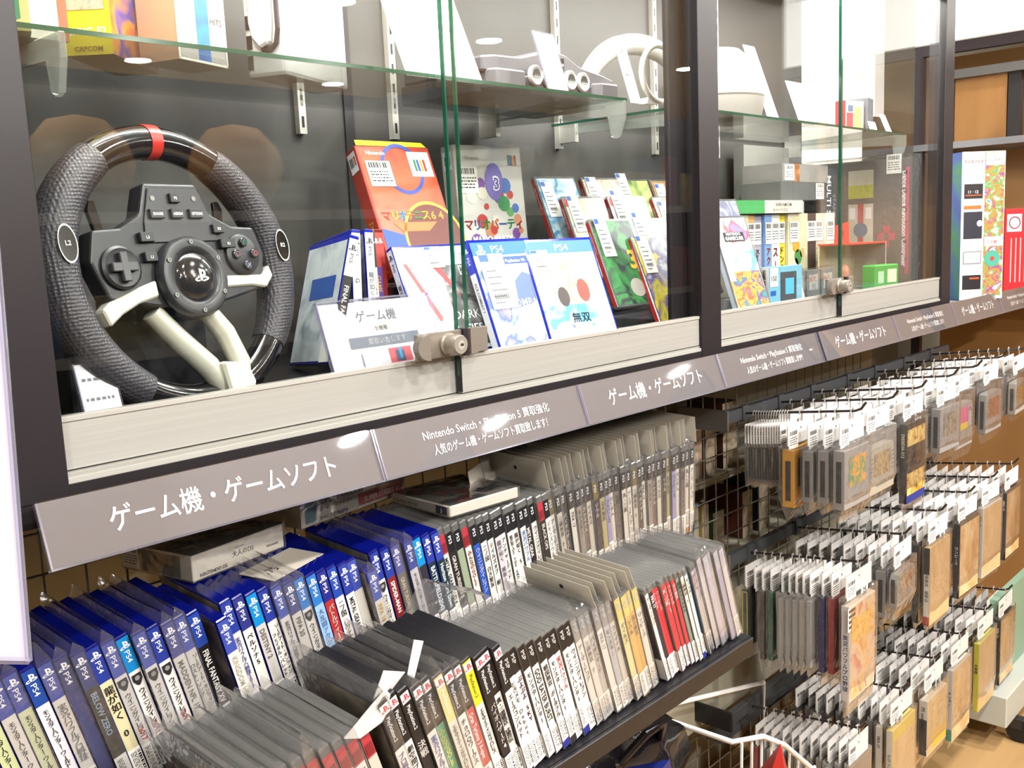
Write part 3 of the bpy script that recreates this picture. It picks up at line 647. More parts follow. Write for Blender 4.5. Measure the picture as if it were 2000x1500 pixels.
# ------------------------------------------------------------------ hanging rows
ROD = mat('#4a4340', .3, .7); BARM = mat('#55575a', .4, .4); TAB = film('hang_tab', '#dedcd8', 1.5, .3, .75, '#d6d3ce')
HOOKX = {'top': [1.46, 1.62, 1.78, 1.98, 2.15, 2.35, 2.55], 'middle': [1.475, 1.70, 1.92, 2.12, 2.30, 2.48], 'bottom': [1.475, 1.70, 1.90, 2.08, 2.28, 2.46]}
ROWZ = {'top': -.175, 'middle': -.487, 'bottom': -.845}
for r, z in ROWZ.items():
    t = thing('hook_bar', 'grey metal bar carrying the %s row of hanging hooks' % r, 'hook bar', (1.4, .105, z), group='bars of the hanging rows')
    MB().box(-.008, 1.3, -.008, .008, -.013, .013, BARM).build('crossbar', t, bevel=.001)
    m = MB().box(-.012, -.006, -.008, GY-.11, -.03, .016, mat('#6d6c6a' if r != 'bottom' else '#232225', .35, .3)); m.build('support_arm', t, bevel=.001)
    for k, x in enumerate(HOOKX[r]):
        m = MB().tube([(x-1.4, -.008, .0), (x-1.4, -.05, .004), (x-1.4, -.25, .026), (x-1.4, -.262, .031), (x-1.4, -.272, .045)], .0026, ROD, 8)
        m.box(x-1.4-.012, x-1.4+.012, -.0105, .0, -.017, .017, BARM); m.build('hook', t)
def hookz(r, y): return ROWZ[r]+.026*max(0, (.055-y))/.2+.002
HCW = mat('#dcd8d3', .65, noise=.03); PRINT = mat('#e9e6e1', .5)
def bagbox(w, t, z0, z1, seed, m_=None):
    rnd = random.Random(seed); j = lambda s: rnd.uniform(-s, s); m = MB(); ring = [(-w/2, -t/2), (0, -t/2-.001), (w/2, -t/2), (w/2, t/2), (0, t/2), (-w/2, t/2)]
    zs = [z0, z0*.7+z1*.3, z0*.35+z1*.65, z1, z1-.012]; v = []
    for k, z in enumerate(zs):
        q = (.1, 1, 1, 1, .35)[k]; wq = (1, 1, 1, 1, .86)[k]
        for x, y in ring: v.append((x*wq+j(.0015), y*q+j(min(.0008, t*.04)), z+j(.003)))
    m.add(v, [(i*6+a, i*6+(a+1) % 6, (i+1)*6+(a+1) % 6, (i+1)*6+a) for i in range(4) for a in range(6)], m_ or BAG); return m
def hanger(label, w=.1, hh=.043, num=None, stick=1, hdr=None, tilt=0., seed=0):
    """root at the rod; loop tab, folded header card, stickers"""
    t = thing('bagged_game', label, 'bagged game', (0, 0, -5))
    MB().tube([(.0052, 0, -.026), (.0052, 0, -.006), (.0045, 0, .003), (0, 0, .0062), (-.0045, 0, .003), (-.0054, 0, -.004)], .0014, TAB, 6).build('hang_tab', t)
    m = MB(); z = -.018
    m.box(-w/2, w/2, -.0008, .0008, z-hh, z, hdr or HCW)
    m.disc((0, -.0010, z-hh*.3), EX, EZ, .0035, INK, n=3); m.build('header_card', t)
    if stick:
        s = MB().sticker((-w*.48, -.0012, z-hh-.008), EX, EZ, w*.36, hh*.9, 0, seed=seed); s.build('price_sticker', t)
    if num:
        s = MB(); s.rect((w*.02 if num not in ('182',) else -w*.3, -.0042, z-hh-.028), EX, EZ, 0, .034, 0, .034, PRINT)
        s.text(num, ((w*.02 if num not in ('182',) else -w*.3)+.017, -.0046, z-hh-.010), EX, EZ, .017, INK, .02, fit=.03)
        for q in range(3): s.rect((w*.02 if num not in ('182',) else -w*.3, -.0046, z-hh-.028), EX, EZ, .006, .028, .004+.005*q, .0065+.005*q, mat('#6b6864', .6))
        s.build('price_tag', t)
    return t
def cart(t, w, h, d, top, col, lab, slot=True, kind='wide'):
    CG = mat(col, .5, noise=.04); m = MB(); z1 = top; z0 = top-h
    if kind == 'wide':
        pts = [(-w/2, 0), (w/2, 0), (w/2, h*.75), (w/2-.004, h*.97), (w/2-.012, h), (-w/2+.012, h), (-w/2+.004, h*.97), (-w/2, h*.75)]
    elif kind == 'round':
        pts = [(-w/2, 0), (w/2, 0), (w/2, h*.7), (w/2-.01, h*.93), (w/2-.035, h), (-w/2+.035, h), (-w/2+.01, h*.93), (-w/2, h*.7)]
    else: pts = [(-w/2, 0), (w/2, 0), (w/2, h), (-w/2, h)]
    m.prism((0, 0, z0), EX, EZ, pts, -d/2, d/2, CG)
    c = m.build('cartridge', t, bevel=.001)
    q = MB(); f = -d/2-.0005
    if lab: q.rect((0, f, z0), EX, EZ, -w*.34, w*.34, h*.36, h*.86, lab)
    if lab: q.build('label', c)
    g = MB()
    for k in range(5 if kind == 'wide' else 0):
        for s in (-1, 1): g.rect((s*w*.43, f, z0), EX, EZ, -w*.05, w*.05, h*(.4+.09*k), h*(.43+.09*k), mat('#5c5955', .6))
    g.box(-w*.22, w*.22, f-.0006, f, z0+h*.16, z0+h*.19, mat('#6d6a64', .6))
    if slot: g.box(-w/2-.0006, -w/2, -d*.22, d*.22, z0+h*.12, z0+h*.82, mat('#1d1513', .6))
    g.build('grooves', c)
def boxcase(t, w, h, d, top, spine, front, frame=None, title=None, tcol='#e6e2da', patch=None):
    z0 = top-h; FM = front if not isinstance(front, str) else mat(front, .4)
    c = MB().box(-w/2, w/2, -d/2, d/2, z0, top, mat(frame or spine, .35), faces={'-x': mat(spine, .35)}).build('case', t, bevel=.0008)
    m = MB().rect((0, -d/2-.0004, z0), EX, EZ, -w/2+.003, w/2-.003, .004, h-.004, FM)
    if patch:
        for (a, b, x0, x1, cc) in patch: m.rect((0, -d/2-.0007, z0), EX, EZ, w*(x0-.5), w*(x1-.5), h*a, h*b, mat(cc, .4) if isinstance(cc, str) else cc)
    m.build('cover', c)
    if title:
        s = MB(); o = V((-w/2-.0006, 0, top-h*.3))
        s.rect((-w/2-.0004, 0, z0), NY, EZ, -d*.42, d*.42, h*.12, h*.66, mat('#dcd7cd', .5)) if tcol == '#1b1a1c' else None
        if isjp(title): s.vtext(title, o, NY, EZ, d*.62, mat(tcol, .5), .02, 1.05)
        else: s.text(title, V((-w/2-.0006, d*.22, top-h*.12)), NZ, NY, d*.6, mat(tcol, .5), .02, 'l', fit=h*.6)
        s.build('spine_print', c)
TAN = art(('#b98a55', '#d8ad76', '#e6cba0', '#c29a62'), 14); TAN2 = art(('#c39a68', '#dab888', '#caa06c'), 10, seed=3.); GOLD = art(('#6a4a1e', '#c79a3f', '#e8d28a', '#8a5a26'), 45)
BTOP = -.066
def proto(kind, lab, seed=0):
    r = random.Random(seed)
    if kind == 'sfc':
        t = hanger(lab, .118, seed=seed); cart(t, .128, .088, .02, -.088, '#9a948b', art(('#2a2622', '#8a5a2a', '#cfa23c', '#3a3a32'), 60, seed=seed), kind='wide'); bagbox(.136, .024, -.195, -.062, seed).build('clear_bag', t)
    elif kind == 'n64':
        t = hanger(lab, .112, seed=seed); cart(t, .116, .076, .019, -.075, '#8f8c88', art(('#3a3a36', '#b8b09a', '#8a3a2c', '#4a5a4a'), 55, seed=seed), kind='round'); bagbox(.124, .023, -.175, -.06, seed).build('clear_bag', t)
    elif kind == 'slot':
        t = hanger(lab, .112, seed=seed); cart(t, .116, .105, .022, -.072, '#8d8a87', art(('#4c4238', '#a39a88'), 50, seed=seed), kind='box'); bagbox(.124, .026, -.2, -.06, seed).build('clear_bag', t)
    elif kind == 'gb':
        t = hanger(lab, .075, .040, seed=seed); cart(t, .058, .066, .0036, -.07, '#4b4d50', mat('#3a4045', .4), slot=False, kind='box'); bagbox(.075, .0046, -.15, -.058, seed).build('clear_bag', t)
    elif kind == 'yellow':
        t = hanger(lab, .112, seed=seed); cart(t, .11, .118, .026, -.07, '#d69a2e', mat('#3a3c44', .3), kind='box')
        bagbox(.124, .034, -.215, -.06, seed).build('clear_bag', t)
    elif kind == 'jewel':
        t = hanger(lab, .112, seed=seed); boxcase(t, .124, .142, .0105, -.075, '#a8a49d', mat('#9f9b95', .3), '#b4b0aa'); bagbox(.132, .016, -.235, -.06, seed, BAGM).build('clear_bag', t)
    elif kind == 'dvd':
        t = hanger(lab, .125, seed=seed); boxcase(t, .132, .19, .0145, -.07, '#1b1a1d', TAN, '#262427', ttl[seed % 13], '#e6e2da'); bagbox(.14, .019, -.275, -.06, seed).build('clear_bag', t)
    elif kind == 'dvdw':
        t = hanger(lab, .125, seed=seed); boxcase(t, .132, .19, .0145, -.07, '#d8d2c6', TAN2, '#d2ccc0', ttl[seed % 13], '#34302c'); bagbox(.14, .019, -.275, -.06, seed).build('clear_bag', t)
    elif kind == 'card':
        t = hanger(lab, .095, .05, seed=seed); m = MB().box(-.05, .05, -.004, .004, -.2, -.07, mat(['#3a3638', '#4a4648', '#2f2b2e'][seed % 3], .5)); m.build('game_card', t); bagbox(.108, .012, -.225, -.06, seed, BAGM).build('clear_bag', t)
    return t
def settle(t, r, k, y, dx=0., yaw=0.):
    t.matrix_world = Matrix.Translation((HOOKX[r][k]+dx, y, hookz(r, y)+H)) @ Matrix.Rotation(yaw, 4, 'Z'); return t
def wher(kind, r, k, n, tot):
    nm = {'sfc': 'bagged grey cartridge', 'n64': 'bagged rounded cartridge', 'slot': 'bagged slotted cartridge', 'gb': 'small dark cartridge', 'jewel': 'bagged jewel case',
          'dvd': 'tan-black case', 'dvdw': 'tan-white case', 'card': 'cloudy bagged card'}[kind]
    return '%s, %s from front on the %s hook, %s hanging row' % (nm, nth(n), nth(k+1), r)
PRO = {}
def fill(r, k, ys, kinds, start, group):
    """repeat bagged games along hook k of a row; start = position counted from the front"""
    for n, y in enumerate(ys):
        kind = kinds[n % len(kinds)]; v = (n+k) % 3; lab = wher(kind, r, k, start+n, 0)
        yaw = .05*math.sin(k*1.3+n*.3); dx = 0.
        if (kind, v) not in PRO:
            t = proto(kind, lab, v+7*len(PRO)); PRO[(kind, v)] = t; settle(t, r, k, y, dx, yaw); t['group'] = group
        else:
            t = PRO[(kind, v)]; c = dup(t, (HOOKX[r][k]+dx, y, hookz(r, y)), Matrix.Rotation(yaw, 4, 'Z'), lab, group)
GT = {r: 'bagged games on the %s hanging row' % r for r in ROWZ}
def ramp(a, b, n): return [a+(b-a)*i/max(1, n-1) for i in range(n)]
def special(r, k, y, label, fn, dx=0, yaw=0):
    t = fn(label); settle(t, r, k, y, dx, yaw); t['group'] = GT[r]; return t
# top row
special('top', 0, -.138, 'bagged grey cartridge with orange label at the front of the first top hook', lambda l: (lambda t: (cart(t, .116, .118, .024, -.072, '#938f8b', art(('#d48a34', '#e0a04a', '#3f8f6a', '#d48a34'), 40), kind='box'), bagbox(.126, .03, -.215, -.06, 3).build('clear_bag', t), t)[2])(hanger(l, .112)))
special('top', 0, -.030, 'bagged yellow cartridge with dark label on the first top hook', lambda l: proto('yellow', l, 1))
fill('top', 0, [-.105, -.072], ['slot'], 2, GT['top'])
fill('top', 0, ramp(-.003, .075, 14), ['gb'], 5, GT['top'])
special('top', 1, -.125, 'bagged beige-grey cartridge with dark picture label, second top hook front', lambda l: (lambda t: (cart(t, .128, .1, .02, -.098, '#a79e8c', art(('#1f1d18', '#6a5426', '#c09a48', '#28261f'), 50), kind='wide'), bagbox(.138, .026, -.215, -.06, 5, BAGM).build('clear_bag', t), t)[2])(hanger(l, .118)))
def b790(l):
    t = hanger(l, .115, num='790'); boxcase(t, .108, .178, .016, -.075, '#141217', '#17151b', '#141217', 'DISSIDIA 012', '#d9cfa8', [(.72, .93, .02, .98, GOLD), (.1, .38, .02, .98, GOLD), (.0, .1, .0, 1, '#2a3a86'), (.38, .72, .02, .98, '#1a181c'), (.52, .62, .25, .8, '#b85a4a'), (.44, .5, .2, .7, '#7a86a8')])
    bagbox(.12, .021, -.27, -.06, 6).build('clear_bag', t); return t
special('top', 2, -.138, 'bagged black and gold game case priced 790 on the third top hook', b790)
special('top', 4, -.118, 'bagged grey cartridge with pink and yellow label, fifth top hook front', lambda l: (lambda t: (cart(t, .128, .112, .02, -.09, '#928e89', None, kind='wide'), MB().rect((-.004, -.0112, -.150), EX, EZ, -.03, .028, .01, .05, mat('#cf5a86', .4)).rect((-.004, -.0112, -.150), EX, EZ, -.03, .028, -.006, .01, mat('#d8c22e', .4)).rect((.04, -.0112, -.150), EX, EZ, -.014, .008, -.004, .05, art(('#5a4a8a', '#c9c4d8', '#8a4a6a'), 60)).build('label', t), bagbox(.14, .026, -.23, -.06, 7).build('clear_bag', t), t)[3])(hanger(l, .118)))
special('top', 5, -.128, 'bagged grey cartridge with red picture label, sixth top hook front', lambda l: (lambda t: (cart(t, .128, .105, .02, -.09, '#8c8985', art(('#8a2e26', '#b8603a', '#4a4a38', '#c04a38'), 45), kind='wide'), bagbox(.138, .026, -.22, -.06, 8).build('clear_bag', t), t)[2])(hanger(l, .118)))
fill('top', 1, ramp(-.09, .072, 7), ['sfc', 'n64', 'sfc'], 2, GT['top'])
fill('top', 2, ramp(-.1, .072, 7), ['sfc', 'slot'], 2, GT['top'])
fill('top', 3, ramp(-.14, .072, 9), ['slot', 'sfc'], 1, GT['top'])
fill('top', 4, ramp(-.08, .072, 6), ['sfc'], 2, GT['top'])
fill('top', 5, ramp(-.09, .072, 7), ['sfc', 'n64'], 2, GT['top'])
fill('top', 6, ramp(-.14, .072, 9), ['sfc', 'slot'], 1, GT['top'])
# middle row
def b25(l):
    t = hanger(l, .122, num='25', hdr=mat('#e3d9c8', .6)); boxcase(t, .122, .2, .0185, -.078, '#dcd8d6', art(('#c9803a', '#e3ab5c', '#d8c0a8', '#c8604a', '#e8c890'), 16), '#d8c8b4', '実況パワフルプロ野球', '#3a5aa8', [(.6, .86, .06, .8, art(('#d8902e', '#e8c05a', '#c8502e'), 40))])
    s = MB().rect((-.063, -.0095, -.128), EX, EZ, -.008, .03, 0, .05, PRINT)
    for q in range(4): s.rect((-.063, -.0098, -.128), EX, EZ, -.004, .026, .006+.011*q, .012+.011*q, INK)
    s.build('note_label', t); bagbox(.132, .024, -.31, -.06, 9).build('clear_bag', t); return t
special('middle', 0, -.148, 'bagged orange baseball game case priced 25 on the first middle hook', b25)
def coloured(l, c, w=.1, h=.15, ring=None):
    t = hanger(l, .095, .045); m = MB().box(-w/2, w/2, -.006, .006, -.07-h, -.07, mat(c, .4)); g = m.build('game_case', t, bevel=.001)
    if ring:
        q = MB()
        for a in (-.0062, .0046): q.box(-w/2-.0006, -w/2, a, a+.0016, -.066-h, -.074, mat(ring, .4))
        q.box(-w/2-.0006, -w/2, -.0062, .0062, -.076, -.074, mat(ring, .4)).box(-w/2-.0006, -w/2, -.0062, .0062, -.068-h, -.066-h, mat(ring, .4)).build('border', g)
    bagbox(w+.01, .016, -.1-h, -.06, 12).build('clear_bag', t); return t
special('middle', 0, -.112, 'bagged red game case behind the baseball game, first middle hook', lambda l: coloured(l, '#9c2f30', .1, .16))
special('middle', 0, -.092, 'bagged deep blue game case in the first middle hook bundle', lambda l: coloured(l, '#2a2560', .1, .16))
fill('middle', 0, ramp(-.07, -.005, 5), ['jewel'], 4, GT['middle'])
special('middle', 0, .022, 'bagged dark green game case on the first middle hook', lambda l: coloured(l, '#1f5a40', .1, .15))
special('middle', 0, .042, 'bagged brown-black game case on the first middle hook', lambda l: coloured(l, '#3a2a26', .1, .15))
special('middle', 0, .060, 'bagged black controller cord on the first middle hook', lambda l: coloured(l, '#1e1b1c', .05, .14))
special('middle', 0, .082, 'bagged black game case with yellow border on the first middle hook', lambda l: coloured(l, '#23221d', .1, .13, '#c9bd3a'))
fill('middle', 1, ramp(-.15, .072, 9), ['n64', 'slot', 'n64'], 1, GT['middle'])
def b90(l):
    t = hanger(l, .125, num='90'); boxcase(t, .132, .19, .0145, -.075, '#161518', TAN2, '#c9a878', '戦国無双 猛将伝', '#1b1a1c'); MB().rect((-.0668, 0, -.262), NY, EZ, -.007, .007, 0, .02, mat('#a8342e', .4)).build('spine_foot', t); bagbox(.14, .019, -.28, -.06, 15).build('clear_bag', t); return t
special('middle', 2, -.148, 'bagged tan game case priced 90 with black spine, third middle hook', b90)
fill('middle', 2, ramp(-.12, .07, 8), ['dvd', 'card', 'dvdw'], 2, GT['middle'])
fill('middle', 3, ramp(-.15, .07, 9), ['dvd', 'sfc', 'dvd'], 1, GT['middle'])
fill('middle', 4, ramp(-.15, .07, 9), ['dvdw', 'sfc', 'dvd'], 1, GT['middle'])
fill('middle', 5, ramp(-.15, .07, 8), ['dvd', 'dvdw'], 1, GT['middle'])
# bottom row
special('bottom', 0, .06, 'bagged red magazine-like case on the first bottom hook', lambda l: coloured(l, '#8f1a1e', .1, .15))
fill('bottom', 0, ramp(-.15, .04, 10), ['card', 'card', 'jewel'], 1, GT['bottom'])
def b182(l):
    t = hanger(l, .125, num='182'); boxcase(t, .132, .19, .0145, -.075, '#e0dace', TAN2, '#dfc86a', 'グランツーリスモ', '#3a3632', [(.86, .98, .02, .98, '#d9c23a'), (.02, .8, .1, .9, TAN2)]); bagbox(.14, .019, -.28, -.06, 17).build('clear_bag', t); return t
def b883(l):
    t = hanger(l, .122, num='883'); boxcase(t, .128, .14, .02, -.085, '#d9d2c4', art(('#d9bf92', '#cda873', '#e4d0a8'), 12), '#d2c6b0', 'PS one Books', '#3b3632', [(.05, .35, .3, .98, '#dfb23a')]); MB().rect((-.0646, 0, -.222), NY, EZ, -.009, .009, 0, .09, mat('#2a2728', .4)).build('spine_panel', t); bagbox(.138, .024, -.25, -.06, 18).build('clear_bag', t); return t
special('bottom', 1, -.152, 'bagged yellow-topped game case priced 182 on the second bottom hook', b182)
special('bottom', 2, -.152, 'bagged beige double disc case priced 883 on the third bottom hook', b883)
fill('bottom', 1, ramp(-.125, .07, 9), ['dvdw', 'card', 'dvd'], 2, GT['bottom'])
fill('bottom', 2, ramp(-.12, .07, 8), ['dvdw', 'dvd', 'card'], 2, GT['bottom'])
special('bottom', 3, -.152, 'bagged tan-fronted case with teal spine foot on the fourth bottom hook', lambda l: (lambda t: (boxcase(t, .132, .19, .0145, -.075, '#cfc9bd', TAN, '#cfc9bd', 'サッカー', '#34302c'), MB().rect((-.0668, 0, -.262), NY, EZ, -.007, .007, 0, .03, mat('#2f8f70', .4)).build('spine_foot', t), bagbox(.14, .019, -.28, -.06, 19).build('clear_bag', t), t)[3])(hanger(l, .125)))
special('bottom', 3, -.128, 'bagged green-spined game case on the fourth bottom hook', lambda l: (lambda t: (boxcase(t, .132, .19, .0145, -.075, '#3f7a3a', TAN, '#2a2a26', 'グリーン', '#cfd08a'), bagbox(.14, .019, -.28, -.06, 20).build('clear_bag', t), t)[2])(hanger(l, .125)))
fill('bottom', 3, ramp(-.1, .07, 7), ['card', 'dvd'], 3, GT['bottom'])
special('bottom', 4, -.152, 'bagged case with bright yellow spine on the fifth bottom hook', lambda l: (lambda t: (boxcase(t, .132, .19, .0145, -.075, '#cfc22e', TAN2, '#d2ca6a', '大冒険', '#3a3a2a'), bagbox(.14, .019, -.28, -.06, 21).build('clear_bag', t), t)[2])(hanger(l, .125)))
fill('bottom', 4, ramp(-.125, .07, 8), ['dvd', 'dvdw'], 2, GT['bottom'])
fill('bottom', 5, ramp(-.15, .07, 8), ['dvd', 'dvdw'], 1, GT['bottom'])
# ------------------------------------------------------------------ showcase: left bay, lower level
PB = mat('#1c1a1d', .3)
single('display_riser', MB().box(.315, 1.07, .035, .40, .0225, .0465, PB), 'low black display board under the cases in the left bay', 'riser')
single('display_riser', MB().box(1.215, 2.25, .045, .40, .0225, .0465, PB), 'low black display board in the right-hand bay', 'riser')
MB().box(1.082, 1.133, .027, .034, .03, DT, FR).build('jamb', case)
def gripmat():
    m = bpy.data.materials.new('m_grip_rubber'); m.use_nodes = True; nt = m.node_tree; b = nt.nodes['Principled BSDF']
    b.inputs['Base Color'].default_value = (*lin('#38353a'), 1); b.inputs['Roughness'].default_value = .42
    tc = nt.nodes.new('ShaderNodeTexCoord'); vo = nt.nodes.new('ShaderNodeTexVoronoi'); vo.inputs['Scale'].default_value = 260; vo.inputs['Randomness'].default_value = .25
    bp = nt.nodes.new('ShaderNodeBump'); bp.inputs['Strength'].default_value = .8; bp.inputs['Distance'].default_value = .0015
    nt.links.new(tc.outputs['Object'], vo.inputs['Vector']); nt.links.new(vo.outputs['Distance'], bp.inputs['Height']); nt.links.new(bp.outputs[0], b.inputs['Normal'])
    return m
GRIP = gripmat(); GLOSSB = mat('#141215', .12, coat=.6); SATB = mat('#242226', .38); SILV = mat('#c9c6b6', .35, .25); DKG = mat('#343236', .3)
w = thing('steering_wheel', 'black gaming steering wheel with red top marker and silver spokes', 'steering wheel', (.197, .119, .194), basis(.18, -.18))
RR, TR_ = .1505, .0215
def arc(a0, a1, n, rad=None, rr=TR_):
    return [((rad or RR)*math.cos(math.radians(a0+(a1-a0)*i/n)), 0, (rad or RR)*math.sin(math.radians(a0+(a1-a0)*i/n))) for i in range(n+1)]
def fat(n, lo, hi): return [lo+(hi-lo)*abs(math.sin(PI*i/n))**.6 for i in range(n+1)]
for nm, a0, a1, mt, lo, hi in (('rim_top', 57, 124, GLOSSB, .0195, .0195), ('rim_bottom', 238, 322, GLOSSB, .0195, .0195), ('grip', 122, 240, GRIP, .0205, .0245), ('grip', -40, 59, GRIP, .0205, .0245)):
    MB().tube(arc(a0, a1, 26), fat(26, lo, hi), mt, 18).build(nm, w, smooth=1.2)
MB().tube(arc(88, 94, 4), [.0203]*5, mat('#c5332c', .3), 18).build('centre_marker', w, smooth=1.2)
for a, tx in ((168, 'L2'), (8, 'R2')):
    c = V((RR*math.cos(math.radians(a)), -.0245, RR*math.sin(math.radians(a))))
    b = MB().disc(c+V((0, -.0022, 0)), EX, EZ, .0095, GLOSSB, n=20, ry=.019).disc(c+V((0, -.0026, 0)), EX, EZ, .0108, mat('#d0cec8', .3), n=20, ry=.0205, r0=.0098).build('thumb_button', w)
    MB().text(tx, c+V((0, -.003, -.002)), EX, EZ, .007, WHITE, .02).build('letters', b)
body = [(-.036, .098), (.036, .098), (.05, .062), (.078, .048), (.112, .046), (.122, .012), (.108, -.03), (.045, -.042), (-.045, -.042), (-.108, -.03), (-.122, .012), (-.112, .046), (-.078, .048), (-.05, .062)]
MB().prism((0, -.006, 0), EX, EZ, body, -.012, .014, SATB).build('centre_body', w, bevel=.003, seg=2)
MB().prism((0, -.0205, 0), EX, EZ, [(-.033, .092), (.033, .092), (.046, .055), (.05, .03), (-.05, .03), (-.046, .055)], 0, .002, DKG).build('top_plate', w, bevel=.0008)
HC = V((0, -.022, -.012)); Xh = Matrix.Translation(HC) @ Matrix.Rotation(PI/2, 4, 'X')
hub = MB().lathe([(.047, 0), (.047, .007), (.044, .011), (.036, .0125), (.030, .0105), (.0285, .009)], mat('#2c2b2e', .32), 36, Xh).build('hub_ring', w, smooth=.7)
MB().lathe([(.0285, .009), (.026, .0125), (.018, .0155), (.008, .017), (.001, .0172)], GLOSSB, 32, Xh).build('hub_dome', hub, smooth=.9)
lg = MB(); pslogo(lg, HC+V((.001, -.0178, .0)), EX, EZ, .0135, WHITE); lg.build('logo', hub)
for i in range(6):
    a = math.radians(60*i+30); p = HC+V((.0395*math.cos(a), -.0122, .0395*math.sin(a)))
    MB().lathe([(.0026, 0), (.0026, .0012), (.0012, .0012), (.0012, .0003)], GREYM, 12, Matrix.Translation(p) @ Matrix.Rotation(PI/2, 4, 'X')).build('screw', hub)
dp = V((-.088, -.0205, .004))
pod = MB().lathe([(.024, 0), (.024, .003), (.021, .005), (.016, .004)], SATB, 28, Matrix.Translation(dp) @ Matrix.Rotation(PI/2, 4, 'X')).build('pad_disc', w, smooth=.7)
MB().box(-.005, .005, -.0105, -.004, -.016, .016, mat('#3c3a3d', .25)).box(-.016, .016, -.0104, -.004, -.005, .005, mat('#3c3a3d', .25)).build('direction_pad', pod, bevel=.001).location = dp
fp = V((.084, -.0205, .012))
pod = MB().lathe([(.025, 0), (.025, .003), (.022, .005), (.001, .005)], SATB, 28, Matrix.Translation(fp) @ Matrix.Rotation(PI/2, 4, 'X')).build('button_disc', w, smooth=.7)
for dx, dz, c, sh in ((0, .014, '#3fb59a', 'tri'), (.014, 0, '#c8454a', 'o'), (0, -.014, '#8aa6d8', 'x'), (-.014, 0, '#c87fa0', 'sq')):
    p = fp+V((dx, -.005, dz))
    b = MB().lathe([(.0056, 0), (.0056, .0035), (.0046, .0045), (.0005, .0046)], mat('#2b292c', .2), 18, Matrix.Translation(p) @ Matrix.Rotation(PI/2, 4, 'X')).build('action_button', pod, smooth=.7)
    s = MB(); q = p+V((0, -.005, 0)); mc = mat(c, .4); pod_child = b
    if sh == 'o': s.disc(q, EX, EZ, .003, mc, n=16, r0=.0022)
    if sh == 'tri': s.tube([q+V((0, 0, .003)), q+V((.0028, 0, -.002)), q+V((-.0028, 0, -.002))], .0004, mc, 4, closed=True)
    if sh == 'sq': s.tube([q+V((a*.0024, 0, b_*.0024)) for a, b_ in ((1, 1), (1, -1), (-1, -1), (-1, 1))], .0004, mc, 4, closed=True)
    if sh == 'x': s.tube([q+V((-.0025, 0, -.0025)), q+V((.0025, 0, .0025))], .0004, mc, 4).tube([q+V((-.0025, 0, .0025)), q+V((.0025, 0, -.0025))], .0004, mc, 4)
    s.build('symbol', pod)
for x, z, ww, t in ((-.002, .080, .013, 'PS'), (-.030, .062, .019, 'SHARE'), (-.003, .062, .016, 'ASSIGN'), (.024, .062, .019, 'OPTIONS'), (-.05, .036, .018, 'L3'), (-.05, .014, .016, 'L1'), (.052, .044, .016, 'R3'), (.062, .026, .022, 'R1')):
    b = MB().box(x-ww/2, x+ww/2, -.027, -.02, z-.0055, z+.0055, SATB).build('menu_button', w, bevel=.0008)
    MB().text(t, (x, -.0275, z-.002), EX, EZ, .0045, WHITE, .02, fit=ww*.8).build('letters', b)
for x in (-.03, .027): MB().disc((x, -.0232, .08), EX, EZ, .003, mat('#7a7874', .3, .6), n=12).build('indicator', w)
for s, pts in ((-1, [(-.048, -.03), (-.075, -.036), (-.098, -.046), (-.116, -.058), (-.122, -.04), (-.112, -.032), (-.092, -.026), (-.07, -.018), (-.048, -.012)]), (1, [(.048, -.026), (.088, -.026), (.112, -.03), (.126, -.016), (.122, -.002), (.108, -.014), (.085, -.013), (.048, -.012)])):
    MB().prism((0, -.012, 0), EX, EZ, pts if s > 0 else pts, -.006, .012, SILV).build('side_spoke', w, bevel=.002)
MB().tube([(-.05, -.006, -.045), (-.028, -.008, -.075), (.006, -.012, -.115), (.024, -.012, -.145)], [.012, .013, .014, .012], SILV, 10).build('lower_spoke', w, smooth=1.2)
MB().tube([(.026, -.006, -.05), (.044, -.008, -.078), (.054, -.012, -.115), (.05, -.012, -.145)], [.012, .013, .013, .012], SILV, 10).build('lower_spoke', w, smooth=1.2)
MB().prism((0, -.024, 0), EX, EZ, [(.012, -.112), (.05, -.118), (.058, -.142), (.05, -.156), (.016, -.152)], -.022, .008, SILV).build('foot_plate', w, bevel=.003)
MB().prism((.082, .01, .062), EX, EZ, [(-.006, -.03), (.004, -.03), (.012, .012), (.008, .022), (0, .022)], -.003, .003, GLOSSB).build('paddle_shifter', w, bevel=.001)
MB().prism((-.082, .01, .062), EX, EZ, [(.006, -.03), (-.004, -.03), (-.012, .012), (-.008, .022), (0, .022)], -.003, .003, GLOSSB).build('paddle_shifter', w, bevel=.001)
Xb = basis(0, .18)
MB().box(-.10, .10, .075, .22, -.165, -.05, SATB, Xb).box(-.05, .05, .02, .09, -.06, .045, SATB, Xb).build('base_unit', w, bevel=.006, seg=2)

def cardstand(loc, R, w_, h_, label, lines=5, blue=False, edge=True, title=None, group='white price cards in the showcase'):
    t = thing('price_card', label, 'price card', loc, R, group)
    MB().box(0, w_, 0, .0012, 0, h_, PAPER).build('card', t)
    m = MB()
    if blue: m.rect((0, -.0004, 0), EX, EZ, w_*.04, w_*.34, h_*.84, h_*.98, mat('#2f55b8', .5))
    r = random.Random(len(label))
    for k in range(lines):
        z = h_*(.82-.74*k/lines); x = w_*.12
        while x < w_*.8: b = w_*r.choice((.06, .1, .2)); m.rect((0, -.0004, 0), EX, EZ, x, min(x+b, w_*.9), z-h_*.035, z, mat('#6f6c72', .6)); x += b+w_*.05
    if title: m.text(title, (w_*.5, -.0005, h_*.4), EX, EZ, h_*.2, INK, .02, fit=w_*.9)
    m.build('print', t)
    if edge: MB().box(-.0012, w_+.0008, -.0022, -.0006, -.0008, h_+.001, ACRY).box(-.0014, 0, -.0024, .002, 0, h_+.001, ACRYE).build('acrylic_sleeve', t)
    return t
